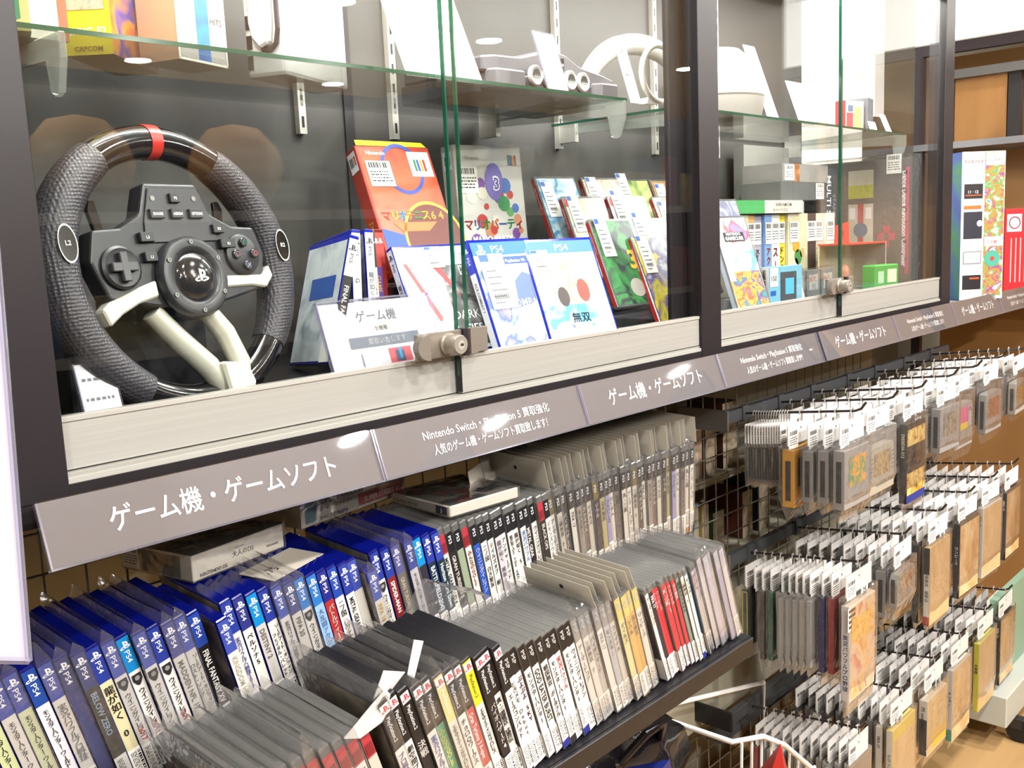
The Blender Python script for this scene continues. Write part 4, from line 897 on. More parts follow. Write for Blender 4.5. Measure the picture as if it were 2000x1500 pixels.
cardstand((.048, .046, .0235), basis(0, -.33), .040, .086, 'white price card in a clear sleeve before the steering wheel', 3)

t = thing('counter_sign', 'white acrylic card about buying game consoles behind the left lock', 'sign', (.370, .060, .047), basis(0, -.33))
MB().box(0, .19, 0, .0015, 0, .099, PAPER).build('card', t)
m = MB(); G1 = mat('#8a8a8c', .5); f_ = -.0005
m.text('ゲーム機', (.09, f_, .072), EX, EZ, .0175, mat('#9a9a9c', .5), .012)
m.text('- 全機種 -', (.093, f_, .058), EX, EZ, .0075, mat('#8f8a78', .5), .01)
m.rect((0, f_, 0), EX, EZ, .035, .155, .036, .051, mat('#707880', .5)); m.text('買取いたします', (.098, f_-.0003, .040), EX, EZ, .0095, WHITE, .012)
m.rect((0, f_, 0), EX, EZ, .05, .07, .008, .029, mat('#f5f5f8', .5)).rect((0, f_-.0002, 0), EX, EZ, .048, .0505, .010, .028, mat('#8a90a4', .5))
m.rect((0, f_, 0), EX, EZ, .095, .134, .009, .031, mat('#d8525a', .5)).rect((0, f_-.0002, 0), EX, EZ, .106, .121, .012, .027, mat('#2f4a66', .5)).rect((0, f_-.0003, 0), EX, EZ, .112, .117, .015, .031, mat('#2aa0c8', .5))
m.build('print', t)
MB().box(-.0015, .1915, -.003, -.001, -.001, .1015, ACRY).box(-.003, -.0005, -.004, .003, 0, .102, ACRYE).box(-.003, .193, -.004, .003, .1005, .1025, ACRYE).box(.1905, .193, -.004, .003, 0, .102, ACRYE).build('acrylic_holder', t)

def cover_case(name, label, cat, loc, R, dims, shell, spine, cover, group=None, art_fn=None, spine_fn=None, card=None):
    """a standing case or box: local x right, y back, z up; front cover on -y, spine on -x"""
    w_, d_, h_ = dims; lo = min((R @ V((a, b, 0))).z for a in (0, w_) for b in (-.002, d_)); t = thing(name, label, cat, V(loc)-V((0, 0, lo-.0006)), R, group)
    MB().box(0, w_, 0, d_, 0, h_, shell).build('shell', t, bevel=.0012)
    m = MB().rect((0, -.0003, 0), EX, EZ, .004, w_-.004, .004, h_-.005, cover)
    if art_fn: art_fn(m, w_, h_, -.0006)
    m.build('cover', t)
    if spine or spine_fn:
        s = MB()
        if spine: s.rect((-.0003, 0, 0), NY, EZ, -d_+.001, -.001, .004, h_-.005, spine)
        if spine_fn: spine_fn(s, d_, h_, -.0006)
        s.build('spine_print', t)
    if card:
        x, z, cw, ch = card; c = MB(); c.rect((0, -.0016, 0), EX, EZ, x, x+cw, z, z+ch, PAPER); c.rect((0, -.0019, 0), EX, EZ, x+.001, x+cw*.38, z+ch*.86, z+ch*.985, mat('#3a62b8', .5))
        for k in range(6): c.rect((0, -.0019, 0), EX, EZ, x+cw*.15, x+cw*(.55+.06*((k*7) % 5)), z+ch*(.1+.115*k), z+ch*(.125+.115*k), mat('#77747a', .6))
        for k in range(8): c.rect((0, -.0019, 0), EX, EZ, x+cw*(.2+.075*k), x+cw*(.235+.075*k), z+ch*.17, z+ch*.27, mat('#4a484c', .6))
        c.build('price_label', t)
    return t
W_ = mat('#f4f4f6', .45); GC_ = 'display cases in the left bay'
def ps_spine(txt, bandcol, bodycol, tcol, gen='PS4'):
    def f(s, d, h, lf):
        s.rect((lf+.0001, 0, 0), NY, EZ, -d+.001, -.001, .004, h*.70, mat(bodycol, .4)); s.rect((lf+.0001, 0, 0), NY, EZ, -d+.001, -.001, h*.70, h-.005, mat(bandcol, .4))
        c = -d/2; o = V((lf-.0002, 0, 0)); wm_ = W_ if bandcol != '#f4f4f6' else INK
        pslogo(s, o+V((0, d/2, h-.016)), NY, EZ, d*.5, wm_); s.text(gen, o+V((0, d/2+d*.18, h-.026)), NZ, NY, d*.5, wm_, .004, 'l', sx=1.2)
        if txt: s.text(txt, o+V((0, d/2+d*.16, h*.62)), NZ, NY, d*.46, mat(tcol, .5), .01, 'l', fit=h*.5) if not isjp(txt) else s.vtext(txt, o+V((0, d/2, h*.66)), NY, EZ, d*.6, mat(tcol, .5), .01)
    return f
BLU = mat('#2340c8', .25); SH4 = film('bright_blue_case', '#2a45d0', 1.5, .1, .85, '#1c33c4')
def a_oro(m, w, h, f):
    m.rect((0, f, 0), EX, EZ, .004, w-.004, h-.026, h-.005, mat('#1d6fd8', .35)); m.text('PS4', (w*.52, f-.0003, h-.022), EX, EZ, .016, W_, .004, 'c', sx=1.2)
    m.rect((0, f, 0), EX, EZ, .004, w-.004, .02, h*.34, art(('#2a7fd0', '#4fb4e8', '#e8f2f8', '#2a4fb8'), 30))
    m.disc((w*.5, f-.0001, h*.56), EX, EZ, .036, art(('#e8c890', '#f6ead0', '#c99a5a', '#fff4e0'), 40), n=24)
    m.disc((w*.36, f-.0003, h*.42), EX, EZ, .011, mat('#3a2c30', .5), n=12, ry=.017); m.disc((w*.66, f-.0003, h*.47), EX, EZ, .012, mat('#8a3a30', .5), n=12, ry=.02)
    m.text('無双', (w*.52, f-.0005, h*.17), EX, EZ, .018, INK, .02); m.text('OROCHI3', (w*.5, f-.0005, h*.06), EX, EZ, .02, W_, .03, fit=w*.8)
cover_case('disc_case', 'bright blue game case with golden battle cover in the left bay', 'game case', (.761, .036, .047), basis(-.25, -.42), (.138, .0145, .174), SH4, BLU, art(('#f3e3c4', '#fbf4e6', '#e3c79a'), 20), GC_, a_oro, ps_spine('無双 OROCHI3 Ultimate', '#2340c8', '#f2f0ee', '#3a3634'), card=(.008, .118, .034, .036))
def a_ace(m, w, h, f):
    m.rect((0, f, 0), EX, EZ, .004, w-.004, h-.026, h-.005, mat('#1d6fd8', .35)); pslogo(m, (w*.16, f-.0003, h-.016), EX, EZ, .014, W_); m.text('PS4', (w*.42, f-.0003, h-.022), EX, EZ, .016, W_, .004, sx=1.2)
    m.rect((0, f, 0), EX, EZ, w*.45, w*.86, h*.76, h*.83, mat('#2a4fb8', .4)); m.text('PlayStation VR', (w*.65, f-.0003, h*.775), EX, EZ, .0075, W_, .005, fit=w*.36)
    m.poly((0, f-.0001, 0), EX, EZ, [(w*.5, h*.36), (w*.94, h*.4), (w*.94, h*.62), (w*.7, h*.68), (w*.55, h*.6)], mat('#5a6fc0', .4))
    m.text('COMBAT', (w*.62, f-.0005, h*.36), EX, EZ, .018, W_, .004); m.text('SKIES UNKNOWN', (w*.55, f-.0005, h*.29), EX, EZ, .0095, W_, .002, fit=w*.8)
cover_case('disc_case', 'bright blue flight game case with white price card in the left bay', 'game case', (.658, .046, .047), basis(-.02, -.36), (.138, .0145, .174), SH4, BLU, art(('#7f95d8', '#c6d0f0', '#eef2fb', '#5a70c8', '#d9b8c8'), 14, seed=2.), GC_, a_ace, ps_spine('ACE COMBAT 7', '#2340c8', '#e6e8ee', '#4a4a55'), card=(.012, .062, .052, .088))
cover_case('disc_case', 'gold-edged blue game case behind the flight game', 'game case', (.633, .085, .047), basis(-.02, -.36), (.13, .0145, .155), mat('#b8a24a', .3), mat('#c9b45a', .4), art(('#3a5a9a', '#c9b878', '#8a9ac0'), 20), GC_)
def a_dark(m, w, h, f):
    m.rect((0, f, 0), EX, EZ, .003, w-.003, h-.034, h-.004, W_); m.rect((0, f, 0), EX, EZ, .003, w*.55, h*.3, h*.85, W_)
    m.poly((0, f-.0001, 0), EX, EZ, [(w*.08, h*.83), (w*.13, h*.83), (w*.4, h*.3), (w*.33, h*.3)], mat('#d8474a', .4)); m.poly((0, f-.0001, 0), EX, EZ, [(w*.44, h*.8), (w*.56, h*.8), (w*.72, h*.5)], mat('#c8323a', .4))
    m.rect((0, f, 0), EX, EZ, w*.55, w-.004, .01, h*.8, art(('#1c1b1d', '#3a3a3c', '#8a8a88', '#232224'), 28)); m.rect((0, f-.0003, 0), EX, EZ, w*.8, w*.9, h*.7, h*.79, W_)
    m.text('極', (w*.85, f-.0005, h*.72), EX, EZ, .012, INK, .02); m.text('DARK', (w*.72, f-.0005, h*.3), EX, EZ, .019, W_, .004, fit=w*.44); m.text('TIES', (w*.76, f-.0005, h*.17), EX, EZ, .019, W_, .004); m.text('3', (w*.42, f-.0005, h*.16), EX, EZ, .04, mat('#c9c6c2', .4), .02)
cover_case('disc_case', 'white game case with red stripe and dark figure panel, left bay', 'game case', (.543, .082, .047), basis(-.1, -.42), (.136, .0145, .173), SH4, W_, W_, GC_, a_dark, ps_spine('龍が如く', '#f4f4f6', '#eceae8', '#2a282a', 'PS5'), card=(.055, .135, .03, .034))
# leaning group of cases seen spine-on
def spine_case(label, loc, R, band, body, txt, tcol, gen, cover, shell=None, sticker=False):
    lo = min((R @ V((a, b, 0))).z for a in (-.016, 0) for b in (-.002, .135)); t = thing('disc_case', label, 'game case', V(loc)-V((0, 0, lo-.0006)), R, 'leaning cases beside the steering wheel')
    MB().box(-.014, 0, 0, .135, 0, .173, shell or SH4).build('shell', t, bevel=.0012)
    s = MB(); X0 = V((-.014, -.0005, 0))
    s.rect(X0, EX, EZ, .0006, .0134, .003, .118, mat(body, .4)); s.rect(X0, EX, EZ, .0006, .0134, .118, .168, mat(band, .4))
    c = INK if band == '#f4f4f6' else W_
    pslogo(s, X0+V((.007, -.0003, .156)), EX, EZ, .0075, c); s.text(gen, X0+V((.0046, -.0003, .148)), NZ, EX, .0075, c, .003, 'l', sx=1.25)
    if isjp(txt): s.vtext(txt, X0+V((.007, -.0003, .112)), EX, EZ, .0085, mat(tcol, .5), .01)
    elif txt: s.text(txt, X0+V((.0042, -.0003, .105)), NZ, EX, .0092, mat(tcol, .5), .01, 'l', fit=.085)
    s.build('spine_print', t)
    m = MB().rect((-.0145, 0, 0), NY, EZ, -.131, -.003, .004, .166, cover)
    m.rect((-.0148, 0, 0), NY, EZ, -.1, -.02, .09, .12, mat('#2a58a8', .4)); m.build('back_cover', t)
    if sticker: MB().sticker((-.0135, -.0015, .036), NZ, EX, .034, .013, 0, seed=3).rect((-.0152, 0, 0), NY, EZ, -.03, 0, .002, .036, PAPER).build('price_sticker', t)
BC = art(('#b8c4cc', '#d8e0e4', '#8a9aa8'), 18)
spine_case('leaning black-and-white spined case nearest the steering wheel', (.392, .085, .0475), basis(-.22, -.10, -.30), '#f4f4f6', '#1c1b1e', 'FINAL FANTASY XVI', '#f2f0ea', 'PS5', BC, sticker=True)
spine_case('upright white-spined case, second from the steering wheel', (.468, .125, .0475), basis(-.22, -.13, -.10), '#f4f4f6', '#eceae6', 'G', '#2a2a2c', 'PS5', art(('#2a2a30', '#5a5a60', '#8a4a3a'), 20), sticker=True)
spine_case('upright white-spined case, third from the steering wheel', (.505, .135, .0475), basis(-.22, -.13, -.07), '#f4f4f6', '#eceae6', '龍が如く8', '#2a2a2c', 'PS5', art(('#3a3a34', '#c9c0a8', '#7a7a72'), 24))
spine_case('black-banded slim case beside the red cases', (.524, .150, .0475), basis(-.22, -.13, -.05), '#1b1a1d', '#dcd8d0', 'KINGDOM', '#55525a', 'PS5', BC, CLEARCASE)
spine_case('red and purple spined case beside the white cases', (.542, .158, .0475), basis(-.22, -.13, -.03), '#b83a34', '#5a3a8c', 'GAME', '#e8a04a', '', art(('#5a3a8c', '#e8b04a', '#8a3a5a'), 40), REDCASE)
spine_case('plain red spined case beside the purple one', (.560, .166, .0475), basis(-.22, -.13, -.01), '#b83a34', '#b83a34', None, '#e8e0dc', '', mat('#b83a34', .4), REDCASE)

# tall cartons at the back of the left bay
def logo64(m, o, ex, ey, s):
    for i, c in enumerate(('#2a7a3a', '#2a4aa8', '#c8a02a', '#b8322a')):
        m.poly(o, ex, ey, [(-.5*s+.28*s*i, -.45*s), (-.3*s+.28*s*i, -.5*s), (-.3*s+.28*s*i, .45*s), (-.5*s+.28*s*i, .5*s)], mat(c, .4))
def a_red(m, w, h, f):
    m.text('Nintendo', (w*.24, f-.0003, h*.93), EX, EZ, .0095, W_, .01); m.disc((w*.55, f-.0001, h*.82), EX, EZ, .04, mat('#3a4aa0', .4), n=30, ry=.045, r0=.034)
    m.rect((0, f-.0002, 0), EX, EZ, w*.66, w*.96, h*.76, h*.96, W_) ; logo64(m, V((w*.8, f-.0004, h*.85)), EX, EZ, .022)
    m.disc((w*.72, f-.0001, h*.26), EX, EZ, .055, mat('#6a2a22', .4), n=40, ry=.062); m.disc((w*.72, f-.0003, h*.26), EX, EZ, .06, mat('#c9a23a', .4), n=40, ry=.067, r0=.055)
    m.poly((0, f-.0001, 0), EX, EZ, [(w*.03, h*.02), (w*.45, h*.02), (w*.32, h*.3), (w*.03, h*.36)], mat('#2a4fa8', .4))
    for i, (c, k) in enumerate(zip('マリオテニス64', ('#c8503a', '#c8b82e', '#3a9ac8', '#c88a2e', '#4aa04a', '#c8b82e', '#d88a2e', '#d88a2e'))): m.text(c, (w*(.14+.105*i), f-.0006, h*.42), EX, EZ, .019, mat(k, .4), .03)
    m.poly((0, f-.0003, 0), EX, EZ, [(w*.2, h*.4), (w*.8, h*.4), (w*.66, h*.33), (w*.3, h*.33)], mat('#d8743a', .4))
    m.sticker((w*.07, f-.0008, h*.68), EX, EZ, w*.32, h*.2, 0, seed=5)
def s_red(s, d, h, lf):
    o = V((lf-.0002, 0, 0)); s.rect(o, NY, EZ, -d+.004, -.004, h*.82, h*.97, W_); logo64(s, V((lf-.0004, d/2, h*.9)), NY, EZ, .016)
    s.vtext('マリオテニス', V((lf-.0004, d/2, h*.44)), NY, EZ, .015, mat('#d8b03a', .4), .03)
t = cover_case('game_carton', 'red carton with blue racket ring and yellow top flap, left bay', 'game box', (.605, .213, .1535), basis(-.1, -.4), (.144, .03, .222), mat('#b5402f', .45), mat('#a83c2e', .45), art(('#c4492f', '#d65f3a', '#b83c2c'), 12), 'cartons at the back of the left bay', a_red, s_red)
MB().prism((0, .001, .2225), EX, (EZ*.9+EY*.43), [(.004, 0), (.14, 0), (.137, .012), (.008, .014)], 0, .0008, mat('#e8dc2a', .45)).build('top_flap', t)
def a_wht(m, w, h, f):
    m.text('Nintendo', (w*.25, f-.0003, h*.88), EX, EZ, .009, mat('#8a8a8a', .5), .005); logo64(m, V((w*.85, f-.0004, h*.88)), EX, EZ, .02)
    r = random.Random(5)
    for k in range(26): m.disc((w*r.uniform(.12, .9), f-.0001-.00001*k, h*r.uniform(.2, .7)), EX, EZ, r.uniform(.006, .015), mat(r.choice(('#b8382e', '#2f8a4a', '#c8a83a', '#7a4a9a', '#e3dccb', '#3a6ab0', '#c88a6a', '#5aa05a')), .4), n=12)
    m.disc((w*.55, f-.0005, h*.7), EX, EZ, .022, mat('#7a6ab8', .4), n=20, ry=.034); m.text('3', (w*.58, f-.0008, h*.63), EX, EZ, .034, W_, .06); m.text('3', (w*.58, f-.001, h*.635), EX, EZ, .03, mat('#5a4aa0', .4), .01)
    for i, (c, k) in enumerate(zip('マリオパーティ', ('#b8382e', '#3a7ab8', '#3a9a4a', '#c8622e', '#3a6ab0', '#2f8a4a', '#b8382e'))): m.text(c, (w*(.12+.125*i), f-.0009, h*.3), EX, EZ, .022, mat(k, .4), .03)
    m.text('MARIO PARTY', (w*.46, f-.0009, h*.19), EX, EZ, .015, W_, .05, fit=w*.7)
    m.rect((0, f, 0), EX, EZ, w*.05, w*.95, .006, h*.16, art(('#c8743a', '#7a5a9a', '#d8c8a8'), 30))
    m.sticker((w*.03, f-.0009, h*.6), EX, EZ, w*.28, h*.22, 0, seed=6)
cover_case('game_carton', 'white carton covered in colourful round figures at the left bay back', 'game box', (.865, .322, .1665), basis(-.1, -.08), (.162, .035, .2165), mat('#c9c6bf', .5), mat('#c2bfb8', .5), mat('#cfccc5', .45), 'cartons at the back of the left bay', a_wht, lambda s, d, h, lf: (s.rect((lf-.0002, 0, 0), NY, EZ, -d+.005, -.005, h*.8, h*.95, W_), logo64(s, V((lf-.0004, d/2, h*.875)), NY, EZ, .016)))
for i, (x0, x1, y0, y1, z1) in enumerate(((.56, .76, .165, .27, .152), (.85, 1.05, .29, .37, .165))):
    single('display_riser', MB().box(x0, x1, y0, y1, .0468, z1, PB), ('black display block under the red carton', 'black display block under the white carton')[i], 'riser')

# stepped stand of red-spined cases
covs = [(('#6fb4d0', '#cfe6ea', '#2f7fb0', '#e8f0ee'), 'sky blue'), (('#dfe0d2', '#c9a07a', '#efeee4', '#8a7a5a'), 'cream'), (('#9ab85a', '#c8d88a', '#5a7a3a'), 'leaf green'), (('#5a4a42', '#b8945a', '#8a7a78'), 'bronze'), (('#b8ae98', '#d8cdb0', '#7a8a90'), 'sandy'), (('#8a98b8', '#c8c8d0', '#6a6a80'), 'lavender grey'), (('#6a4a48', '#a87a6a', '#c8b0a0'), 'brown'),
        (('#26282a', '#34383a', '#3f8a48', '#3c4042'), 'dark grey and green'), (('#3a5a8a', '#e0e4ea', '#5a7aa8'), 'steel blue'), (('#c8c8cc', '#5a6a8a', '#d8d8d8'), 'silver'), (('#7a7a82', '#d8c83a', '#5a4a8a', '#c8c8c8'), 'multicoloured')]
swp = [(1.010, .249, .1685), (1.150, .249, .1685), (1.272, .262, .1685), (1.395, .249, .1685), (1.048, .189, .128), (1.178, .180, .128), (1.330, .189, .128), (.985, .089, .082), (1.118, .112, .082), (1.252, .122, .082), (1.062, .036, .0475)]
swp = [(1.047, .249, .1695), (1.191, .249, .1695), (1.318, .262, .1695), (1.432, .249, .1695), (1.055, .188, .128), (1.183, .178, .128), (1.352, .188, .128), (1.015, .094, .0815), (1.165, .114, .0815), (1.295, .124, .0815), (1.092, .058, .0475)]
for i, ((x, y, z), (pal, cn)) in enumerate(zip(swp, covs)):
    def fn(m, w, h, f, i=i):
        if i == 7: m.text('3', (w*.72, f-.0005, h*.42), EX, EZ, .05, mat('#d8b23a', .4), .03); m.disc((w*.62, f-.0003, h*.2), EX, EZ, .018, mat('#a8a49a', .4), n=16)
        m.rect((0, f-.0002, 0), EX, EZ, .004, .022, h-.022, h-.006, mat('#c0302c', .4)) if i in (4, 5) else None
    row = ('front', 'second', 'third', 'back')[0 if i == 10 else 1 if i > 6 else 2 if i > 3 else 3]
    cover_case('disc_case', 'red-spined game case with %s cover on the %s step of the stand' % (cn, row), 'game case', (x, y, z), basis(-.15, -.42), (.106, .011, .172), CLEARCASE, mat('#b2302b', .35), art(pal, 26, seed=i*1.3), 'red-spined cases on the stepped stand', fn, lambda s, d, h, lf: s.text('NINTENDO SWITCH', V((lf-.0003, d*.66, h*.86)), NZ, NY, d*.42, W_, .005, 'l', fit=h*.6), card=(.010, .085+.012*(i % 3), .030, .075))
t = thing('stepped_stand', 'clear stepped acrylic stand under the red-spined cases', 'display stand', (.98, .05, .047))
for y, z in ((.03, .033), (.12, .079), (.18, .12)):
    MB().box(-.02, .5, y, y+.055, z-.003, z, ACRY).build('step', t)
    MB().box(-.02, .5, y, y+.003, 0, z-.003, ACRY).build('riser_sheet', t)

# ------------------------------------------------------------------ left bay, upper shelf
ZS = SZ1+.0055; US = 'things on the upper glass shelf'
def carton(name, label, cat, x, y, yaw, dims, faces, front_fn=None, left_fn=None, z=ZS, group=US, bevel=.001):
    w_, d_, h_ = dims; t = thing(name, label, cat, (x, y, z), basis(yaw), group)
    MB().box(0, w_, 0, d_, 0, h_, faces.get('m'), faces={k: v for k, v in faces.items() if k != 'm'}).build('box', t)
    if front_fn: m = MB(); front_fn(m, w_, h_, -.0006); m.build('front_print', t)
    if left_fn: m = MB(); left_fn(m, d_, h_, -.0006); m.build('side_print', t)
    return t
YEL_ = mat('#d8cf4a', .5)
carton('game_carton', 'pale yellow carton with green lettering beside the left post', 'game box', .012, .14, -.35, (.055, .12, .2), {'m': mat('#d9d58a', .5)}, lambda m, w, h, f: (m.text('G', (w*.5, f, .012), EX, EZ, .05, mat('#2f8a5a', .4), .06), m.text('U', (w*.5, f, .062), EX, EZ, .05, mat('#2f8a5a', .4), .06), m.text('B', (w*.5, f, .112), EX, EZ, .05, mat('#2f8a5a', .4), .06)))
carton('game_carton', 'white carton with pale blue doodles on the upper shelf', 'game box', .066, .15, .05, (.05, .1, .2), {'m': mat('#ece9da', .5)}, lambda m, w, h, f: (m.disc((w*.6, f, .06), EX, EZ, .012, art(('#e8e8e0', '#8a9ac8', '#e8e4d0'), 80), n=14), m.rect((0, f, 0), EX, EZ, w*.8, w, 0, h, mat('#a8542e', .4))))
carton('game_carton', 'bright yellow game carton with a photo and red side, upper shelf', 'game box', .181, .186, .73, (.142, .056, .2), {'m': mat('#d8b82a', .45), '-x': mat('#dccb1e', .45), '-y': art(('#b83a2e', '#4a4aa8', '#d8903a', '#c8553a', '#e8b06a'), 20)}, None, lambda m, d, h, lf: (m.text('SHVC-F2', V((lf-.0003, d*.5, .022)), NY, EZ, .012, W_, .02, fit=d*.85), m.text('CAPCOM', V((lf-.0003, d*.5, .004)), NY, EZ, .008, mat('#8a5a1e', .5), .02, fit=d*.7), m.rect((lf-.0003, 0, 0), NY, EZ, -d*.92, -d*.1, .05, .13, art(('#5a6a7a', '#b8b09a', '#8a7a6a', '#d8d0b8'), 40))))
carton('game_bundle', 'white sleeve of discount games with blue centre spine, upper shelf', 'game box', .255, .172, .33, (.088, .06, .2), {'m': mat('#e4e0d8', .5), '-x': mat('#c9a888', .5)}, lambda m, w, h, f: (m.rect((0, f, 0), EX, EZ, w*.4, w*.66, .002, h, art(('#2a3fa0', '#2a7ab8', '#3a5ac8'), 20)), m.rect((0, f, 0), EX, EZ, w*.06, w*.4, .004, .02, mat('#b8b4ae', .5)), m.rect((0, f, 0), EX, EZ, w*.66, w*.95, .004, .02, mat('#b8b4ae', .5)), m.text('HITS', (w*.81, f-.0003, .05), EX, EZ, .011, mat('#55524f', .5), .03, fit=w*.26), m.box(-.0005, w*.03, f-.001, f, 0, h, mat('#f2eee2', .4)), m.box(w*.97, w, f-.001, f, 0, h, mat('#f2eee2', .4)), m.box(0, w, f-.001, f, 0, .003, mat('#f2eee2', .4))))
# white dock with a grip
t = thing('console_dock', 'white console dock with dark ports and curved grip, upper shelf', 'game console', (.427, .199, ZS), basis(.40), US)
WP = mat('#eceae6', .4); DKB = mat('#3a2f30', .4)
MB().box(0, .172, 0, .062, 0, .2, WP).build('body', t, bevel=.006, seg=2)
for z in (.012, .038, .064): MB().box(-.0015, .001, .05, .058, z, z+.018, DKB).build('port', t)
MB().tube([(-.004, .006, .2), (-.004, .006, .06), (-.004, .010, .042), (-.004, .020, .034), (-.004, .032, .036)], .0035, DKB, 8).build('cable_slot', t)
MB().prism((-.0005, .036, .0), NY, EZ, [(-.008, .05), (.004, .036), (.018, .042), (.022, .07), (.022, .19), (-.012, .19), (-.012, .07)], 0, .012, WP).build('grip', t, bevel=.003)
for z in (.055, .1, .15): MB().lathe([(.007, 0), (.007, .004), (.005, .006)], DKB, 14, Matrix.Translation((.172, .03, z+.02)) @ Matrix.Rotation(PI/2, 4, 'Y')).build('side_button', t)
# big price card leaning on the shelf
cardstand((.566, .112, ZS), basis(0, -.40), .152, .2, 'large white price card leaning at the middle of the upper shelf', 2, edge=False, group=US)
cardstand((.839, .073+.014, ZS), basis(0, -.3), .050, .096, 'white price card in front of the grey game console', 0, group=US)
# grey console
GR = mat('#6b686c', .38, noise=.03); GR2 = mat('#565357', .4)
t = thing('game_console', 'dark grey four-port game console on the upper shelf', 'game console', (.770, .150, ZS), basis(.02) @ Matrix.Scale(1.08, 4), US)
MB().prism((0, 0, 0), EX, EY, [(.0, .03), (.03, .012), (.085, .01), (.09, 0), (.225, 0), (.23, .01), (.3, .012), (.33, .03), (.33, .19), (0, .19)], 0, .03, GR2).build('lower_shell', t, bevel=.003)
prof = [(.0, .03), (.0, .052), (.03, .056), (.085, .058), (.12, .066), (.16, .078), (.2, .072), (.235, .058), (.3, .05), (.33, .044), (.33, .03)]
MB().prism((0, .012, 0), EX, EZ, prof, -.17, 0, GR).build('upper_shell', t, bevel=.003)
for x0, x1 in ((.008, .082), (.262, .322)):
    MB().prism((x0, 0, .0), EX, EY, [(0, .01), (.008, -.004), (x1-x0-.008, -.008), (x1-x0, .01), (x1-x0, .03), (0, .03)], .004, .034, GR).build('foot_block', t, bevel=.003)
for x in (.102, .135, .188, .221):
    p = V((x, -.001, .03)); b = MB().lathe([(.0155, 0), (.0155, .004), (.0135, .006), (.012, .005)], mat('#d0cdc9', .4), 24, Matrix.Translation(p) @ Matrix.Rotation(PI/2, 4, 'X')).build('controller_port', t, smooth=.8)
    s = MB().poly(p+V((0, -.0055, 0)), EX, EZ, [(-.009, -.003), (.009, -.003), (.009, .002), (.006, .008), (0, .010), (-.006, .008), (-.009, .002)], mat('#2a282a', .5))
    for q in (-.0042, 0, .0042): s.disc(p+V((q, -.006, -.0)), EX, EZ, .0014, GREYM, n=8)
    s.poly(p+V((0, -.0058, 0)), EX, EZ, [(-.0085, -.003), (.0085, -.003), (.0085, -.0012), (-.0085, -.0012)], mat('#b0aeaa', .4)); s.build('socket', b)
MB().box(.148, .176, -.0015, .01, .03, .062, mat('#1c1a1c', .3)).text('NINTENDO 64', (.162, -.002, .05), EX, EZ, .006, W_, .02, fit=.024).build('front_badge', t, bevel=.0)
MB().rect((.09, .0095, .002), EX, EZ, 0, .03, -.002, .012, PAPER).rect((.09, .0092, .002), EX, EZ, 0, .009, -.001, .011, mat('#4a70b8', .5)).build('price_sticker', t)
# white headset
t = thing('headset', 'white headset with round ear ring on the upper shelf', 'headset', (1.262, .19, ZS), basis(-.1), US)
MB().tube([(-.16*math.cos(PI*i/24), .02, .018+.115*math.sin(PI*i/24)) for i in range(25)], [.014+.006*math.sin(PI*i/24) for i in range(25)], WP, 12).build('headband', t, smooth=1.2)
MB().tube([(-.072+.05*math.cos(2*PI*i/32), -.09, .056+.05*math.sin(2*PI*i/32)) for i in range(32)], .0055, mat('#e6e6da', .4), 10, closed=True).build('ear_ring', t, smooth=1.2)
MB().prism((-.10, -.092, .012), EX, EZ, [(-.012, -.011), (.02, -.011), (.03, 0), (-.008, 0)], -.02, .0, WP).build('foot', t)
cardstand((1.10, .115, ZS), basis(0, -.3), .032, .125, 'slim white card with orange corner by the white headset', 2, edge=False, group=US)

# ------------------------------------------------------------------ right bay
RB_ = 'things in the right-hand bay'
def a_gc(m, w, h, f):
    m.rect((0, f-.0002, 0), EX, EZ, w*.22, w*.8, h*.72, h*.82, INK); m.text('NINTENDO', (w*.5, f-.0005, h*.785), EX, EZ, .009, W_, .02, fit=w*.5); m.text('GAMECUBE', (w*.5, f-.0005, h*.735), EX, EZ, .011, W_, .04, fit=w*.54)
    m.rect((0, f-.0001, 0), EX, EZ, .005, w-.006, .006, h*.4, art(('#3a8ab8', '#c8503a', '#d8a83a', '#5a4a8a', '#3a9a8a'), 45))
    m.rect((0, f-.0008, 0), EX, EZ, .004, w*.2, h*.3, h*.78, PAPER)
cover_case('disc_case', 'blue sword-fight game case right of the middle post', 'game case', (1.372, .061, .047), basis(-.15, -.35), (.112, .012, .203), CLEARCASE, mat('#c8d0dc', .4), art(('#3a7ac8', '#7ab0e8', '#e0ecf4', '#c8505a', '#5a90d8'), 16), RB_, a_gc)
cover_case('disc_case', 'clear game case behind the sword-fight game', 'game case', (1.44, .098, .047), basis(-.15, -.35), (.10, .012, .243), CLEARCASE, mat('#d8d4d0', .4), art(('#d8d8e0', '#6a6a8a', '#e8e8ec'), 20), RB_)
rows = [('#cfc8b4', 'cream', '大相撲', '#4a4640'), ('#d8a86a', 'orange', 'カービィ', '#7a4a2a'), ('#a8a4b8', 'lavender', 'Kanucci', '#4a4448'), ('#7a9ac8', 'blue and orange', 'アクション', '#d86a2a'), ('#e4e0da', 'white and red', 'スーパーファミ', '#c83a32'), ('#e0cc3a', 'yellow', 'ドンキー', '#a8352a'), ('#cfc7a8', 'beige picture', None, '#5a5648'), ('#5a4742', 'dark brown', None, '#c8b8a8'), ('#cfc9ba', 'stone', 'ゼルダ', '#b88a3a'), ('#e2ddd2', 'off white', 'F1 GRAND', '#2a282a')]
rx = [(1.685, .044), (1.730, .035), (1.766, .041), (1.808, .036), (1.845, .047), (1.893, .035), (1.929, .108), (2.038, .055), (2.094, .048), (2.143, .055)]
